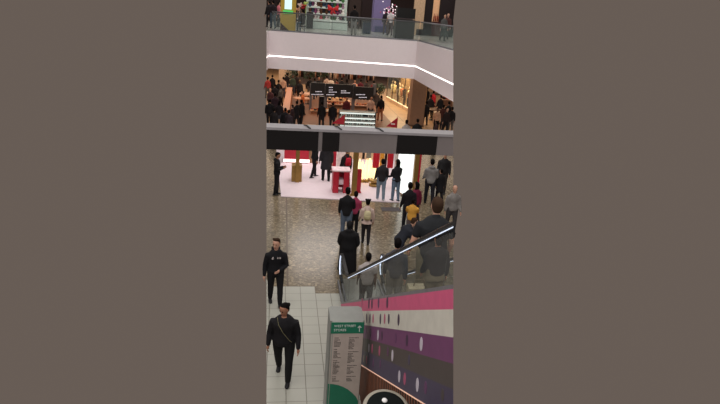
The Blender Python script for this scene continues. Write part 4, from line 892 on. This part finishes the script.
# white display counter with toys
MINT = mat('counter_mint', S(196, 208, 200), .4)
r = uroot('white_counter', 325, 44, 'long white display counter full of small toys behind the glass', 'counter')
ub('front_panel', 306, 21, 347, 33, 44, .9, MINT, r); vb('worktop', 305.5, 20.2, 347.5, 21, 43.95, 1.0, cm((214, 220, 214)), r)
for x in (307.5, 345.5): vb('upright', x-.8, -6, x+.8, 21, 44.7, .12, MINT, r)
for q in (13.8, 7.4, 1.0): vb('shelf', 308, q, 345, q+.7, 44.3, .45, MINT, r)
rnd = random.Random(12); tc = [(40, 40, 46), (120, 60, 96), (214, 190, 190), (60, 110, 60), (150, 120, 140), (224, 220, 214), (52, 70, 90), (180, 60, 70), (90, 60, 40)]
tn = ['dark grey', 'purple', 'blush', 'green', 'lilac', 'white', 'navy', 'red', 'brown']
for row, yb_ in enumerate((20.2, 13.8, 7.4, 1.0)):
    for k in range(13):
        x = 310+k*2.75; Y = 44.35+.1*(k % 2); p = V(x, yb_, Y); ci = rnd.randrange(9); c = tc[ci]; s2 = rnd.uniform(.9, 1.15)
        o_z = p.z
        bm = bmesh.new(); ball(bm, (0, 0, .13*s2), (.10*s2, .09, .13*s2)); ball(bm, (0, -.02, .33*s2), (.085*s2, .08, .085*s2)); [ball(bm, (q*.065*s2, 0, .42*s2), (.03, .02, .035)) for q in (-1, 1)]; [ball(bm, (q*.09*s2, -.04, .17*s2), (.035, .04, .06)) for q in (-1, 1)]
        t_ = link('soft_toy', bm, cm(c), None, True); zz = V(305.5 if row == 0 else 308, yb_, 43.95 if row == 0 else 44.3).z+.004; t_.location = (p.x, Y, zz); ln = '%s soft toy on the %s of the white toy counter' % (tn[ci], ['worktop', 'first shelf up', 'second shelf up', 'top shelf'][row]); tag(t_, ln, 'toy', ln.replace('toy on', 'toys on'))
# red bow display
p = V(333, 9, 43.9); r = empty('red_bow', (p.x, 43.8, p.z), 'big red bow above the toy counter', 'bow')
RB = mat('bow_red', S(190, 14, 24), .5)
for s in (-1, 1): bm = bmesh.new(); loft(bm, [((0, 0, 0), (0, .04, 0), (0, 0, .05)), ((s*.2, 0, .05), (0, .1, 0), (0, 0, .16)), ((s*.36, 0, .08), (0, .08, 0), (0, 0, .22)), ((s*.40, 0, .1), (0, .02, 0), (0, 0, .1))], seg=10); link('loop', bm, RB, r, True)
for s in (-1, 1): bm = bmesh.new(); tube(bm, [(0, 0, 0), (s*.1, 0, -.2), (s*.16, 0, -.32)], [.04, .06, .05], 6, flat=.4); link('tail', bm, RB, r, True)
bm = bmesh.new(); ball(bm, (0, -.02, 0), (.07, .07, .08)); link('knot', bm, RB, r, True)
bm = bmesh.new(); tube(bm, [(0, .03, 0), (0, .03, UZ-r.location.z+.02)], .012, 6, round_end=False); link('stand_rod', bm, STEEL, r); bm = bmesh.new(); loft(bm, [((0, .03, UZ-r.location.z), (.15, 0, 0), (0, .1, 0)), ((0, .03, UZ-r.location.z+.02), (.15, 0, 0), (0, .1, 0))], seg=12); link('stand_foot', bm, STEEL, r)
# dark cabinet left of toys
r = uroot('dark_cabinet', 309, 43, 'small black cabinet at the left end of the toy counter', 'cabinet'); ub('body', 307, 12, 313, 23, 43.2, .5, cm((22, 22, 26), .4), r); vb('top_slab', 306.6, 11.4, 313.4, 12, 43.15, .6, STEEL, r)
# flowers left of toys
for x, y, c in ((300, 4, (210, 190, 180)), (303.5, 6, (190, 30, 40)), (298, 8, (200, 150, 120)), (306, 3, (180, 200, 110))):
    p = V(x, y+1, 44.5); bm = bmesh.new(); rnd = random.Random(x); tube(bm, [(0, 0, UZ-p.z+.6), (0, 0, 0)], .02, 5)
    for q in range(12): ball(bm, (rnd.uniform(-.15, .15), rnd.uniform(-.12, .12), rnd.uniform(-.1, .15)), (.06, .06, .05), seg=6, rings=4)
    o = link('flower_bunch', bm, cm(c)); o.location = (p.x, 44.5, p.z); tag(o, {300: 'pale pink flower bunch right of the yellow kiosk', 303.5: 'red flower bunch right of the yellow kiosk', 298: 'peach flower bunch nearest the yellow kiosk', 306: 'lime flower bunch beside the toy counter'}[x], 'flowers')
r = uroot('flower_table', 302, 44.2, 'white table holding the flower bunches by the yellow kiosk', 'table'); p = V(297, 12, 44.2); q = V(306.5, 12, 44.2)
bxo('tabletop', (p.x-r.location.x, 0, .58), (q.x-r.location.x, .7, .62), cm((220, 215, 210)), r)
for xx in (p.x-r.location.x+.03, q.x-r.location.x-.07):
    for yy2 in (.03, .63): bxo('leg', (xx, yy2, 0), (xx+.04, yy2+.04, .58), cm((200, 196, 190)), r)
# purple column, black stand, shop displays
r = uroot('purple_column', 382, 45, 'square mauve column rising behind the glass', 'column'); ub('shaft', 375.5, -12, 388.5, 28, 45, .9, mat('mauve_paint', S(112, 100, 146), .5), r); ub('base', 375, 26, 389, 30, 44.95, 1.0, cm((70, 72, 110)), r)
r = uroot('litter_bin', 365, 41, 'dark blue litter bin beside the mauve column', 'bin'); ub('body', 363.5, 22, 370.5, 33, 40.5, .5, cm((44, 54, 72), .4), r); vb('lid', 363, 21, 371, 22, 40.4, .7, cm((28, 32, 40), .4), r)
r = uroot('black_stand', 405, 34.6, 'tall black display stand at the gallery glass', 'stand'); p0 = V(396, 8, 34.8); p1 = V(415, 8, 34.8)
ub('lower_box', 396, 19, 413.5, 40, 34.6, .6, mat('stand_black', S(14, 18, 20), .3), r); ub('upper_screen', 397.5, 7.5, 415, 19, 34.7, .4, mat('stand_top', S(12, 12, 14), .3), r, False); vb('ledge', 395.6, 18.4, 415.4, 19.2, 34.5, .75, cm((84, 70, 74), .4), r)
# pink white lit tree
p = V(391, 8, 43); r = empty('blossom_tree', (p.x, 43, UZ), 'small pink and white glowing blossom tree behind the black stand', 'tree'); bm = bmesh.new(); tube(bm, [(0, 0, 0), (0, 0, 1.4)], .04, 6); link('trunk', bm, cm((60, 44, 40)), r)
rnd = random.Random(2); BL = [mat('blossom_white', (1, .9, .95), .5, emit=.6, ecol=(1, .85, .92)), mat('blossom_pink', S(200, 60, 110), .5)]
bm = bmesh.new()
for q in range(90):
    c = Vector((rnd.gauss(0, .22), rnd.gauss(0, .22), 1.55+rnd.gauss(0, .22))); ball(bm, c, (.045, .045, .045), q % 2, 6, 4)
link('blossom', bm, BL, r, True)
for x0, x1, y1, c, lab, Y in ((416.5, 423.5, 22, (190, 160, 130), 'cream lit wall panel right of the black stand', 44), (424.5, 431.5, 23, (34, 26, 26), 'dark brown shop door panel beside the cream panel', 44.2), (363.5, 375, 20, (40, 28, 28), 'dark shop interior panel left of the mauve column', 50), (351, 360, 20, (56, 44, 40), 'brown shop interior panel behind the standing man', 50), (442.5, 453, 23, (38, 30, 32), 'dark panel at the right edge of the gallery', 44.5)):
    r = uroot('shop_panel', x0, Y, lab, 'panel'); ub('board', x0, -14, x1, y1, Y, .25, cm(c), r); ub('kickboard', x0, 29, x1, 31, Y-.04, .05, DARK, r); bx = V(x0, -14, Y)
r = uroot('lit_niche', 437, 44.6, 'warm orange lit display niche with red bottles', 'display'); ub('back_panel', 432.5, -14, 440.5, 21, 44.9, .1, mat('niche_glow', S(220, 160, 110), .5, emit=.25, ecol=(1, .6, .35)), r); ub('cabinet', 432, 21.5, 441, 28, 44.4, .5, cm((70, 34, 36), .4), r)
for k in range(4):
    p = V(434+k*1.7, 21, 44.5); bm = bmesh.new(); loft(bm, [((0, 0, 0), (.05, 0, 0), (0, .05, 0)), ((0, 0, .35), (.05, 0, 0), (0, .05, 0)), ((0, 0, .45), (.02, 0, 0), (0, .02, 0)), ((0, 0, .58), (.02, 0, 0), (0, .02, 0))], seg=8); o = link('bottle', bm, cm((150, 40, 30), .3), None, True); o.location = (p.x, 44.6, V(437, 21.6, 44.4).z); tag(o, 'red bottle in the warm lit niche', 'bottle', 'red bottles in the lit niche')
# upper people
def uperson(x, hy, hh, fc, Y, lab, **kw):
    p = V(x, 20, Y); return person((p.x, Y, UZ), fc, lab, h=hh, **kw)
uperson(273, 0, 1.74, 20, 39, 'person in dark jacket and blue jeans left of the yellow kiosk', top=(40, 32, 40), bot=(74, 90, 104))
uperson(269, 0, 1.7, 40, 40.5, 'person in a black coat at the far left of the gallery', top=(30, 26, 30), coat=.4, topname='coat')
uperson(278.5, 0, 1.68, -60, 42, 'person in a pink top mostly hidden by the yellow kiosk', top=(196, 110, 120), bot=(50, 56, 60))
uperson(354, 0, 1.76, 0, 36.2, 'man in black top and grey trousers leaning at the gallery rail', top=(24, 20, 22), bot=(130, 126, 124), legs=((3, 3), (-10, 10)), fine=1)
uperson(390.5, 0, 1.72, 10, 40, 'person in a white tee and grey shorts left of the black stand', top=(206, 200, 204), bot=(84, 74, 78), sleeve='short', topname='shirt')
uperson(386, 0, 1.7, 0, 41.5, 'person in dark clothes against the mauve column', top=(36, 30, 38), bot=(70, 60, 66))
uperson(444.5, 0, 1.62, 200, 37, 'person in a grey patterned coat near the right end of the gallery', top=(92, 92, 92), bot=(50, 50, 54))
uperson(448, 0, 1.7, 160, 39, 'person in brown beside the one in the grey coat', top=(80, 50, 48), bot=(44, 40, 44))
uperson(326, 0, 1.7, 180, 46, 'shop assistant in black behind the toy counter', top=(26, 24, 30))
uperson(344, 0, 1.7, 170, 47, 'person in dark red behind the right end of the toy counter', top=(90, 40, 44))
# seated person by the kiosk
p = V(302.5, 24, 36.3)
st = empty('stool', (p.x, 36.4, UZ), 'low dark stool under the seated person by the yellow kiosk', 'stool'); bxo('seat', (-.2, -.2, .32), (.2, .2, .38), cm((40, 36, 40)), st, .01)
for a_ in (-.17, .13):
    for b_2 in (-.17, .13): bxo('leg', (a_, b_2, 0), (a_+.04, b_2+.04, .32), STEEL, st)
sp = person((p.x, 36.4, UZ+.0), 30, 'person in black sitting low beside the yellow kiosk', h=1.66, top=(30, 26, 32), bot=(70, 92, 110), legs=((85, 85), (80, 80)), arms=((30, 40), (30, 40)), style='bun')
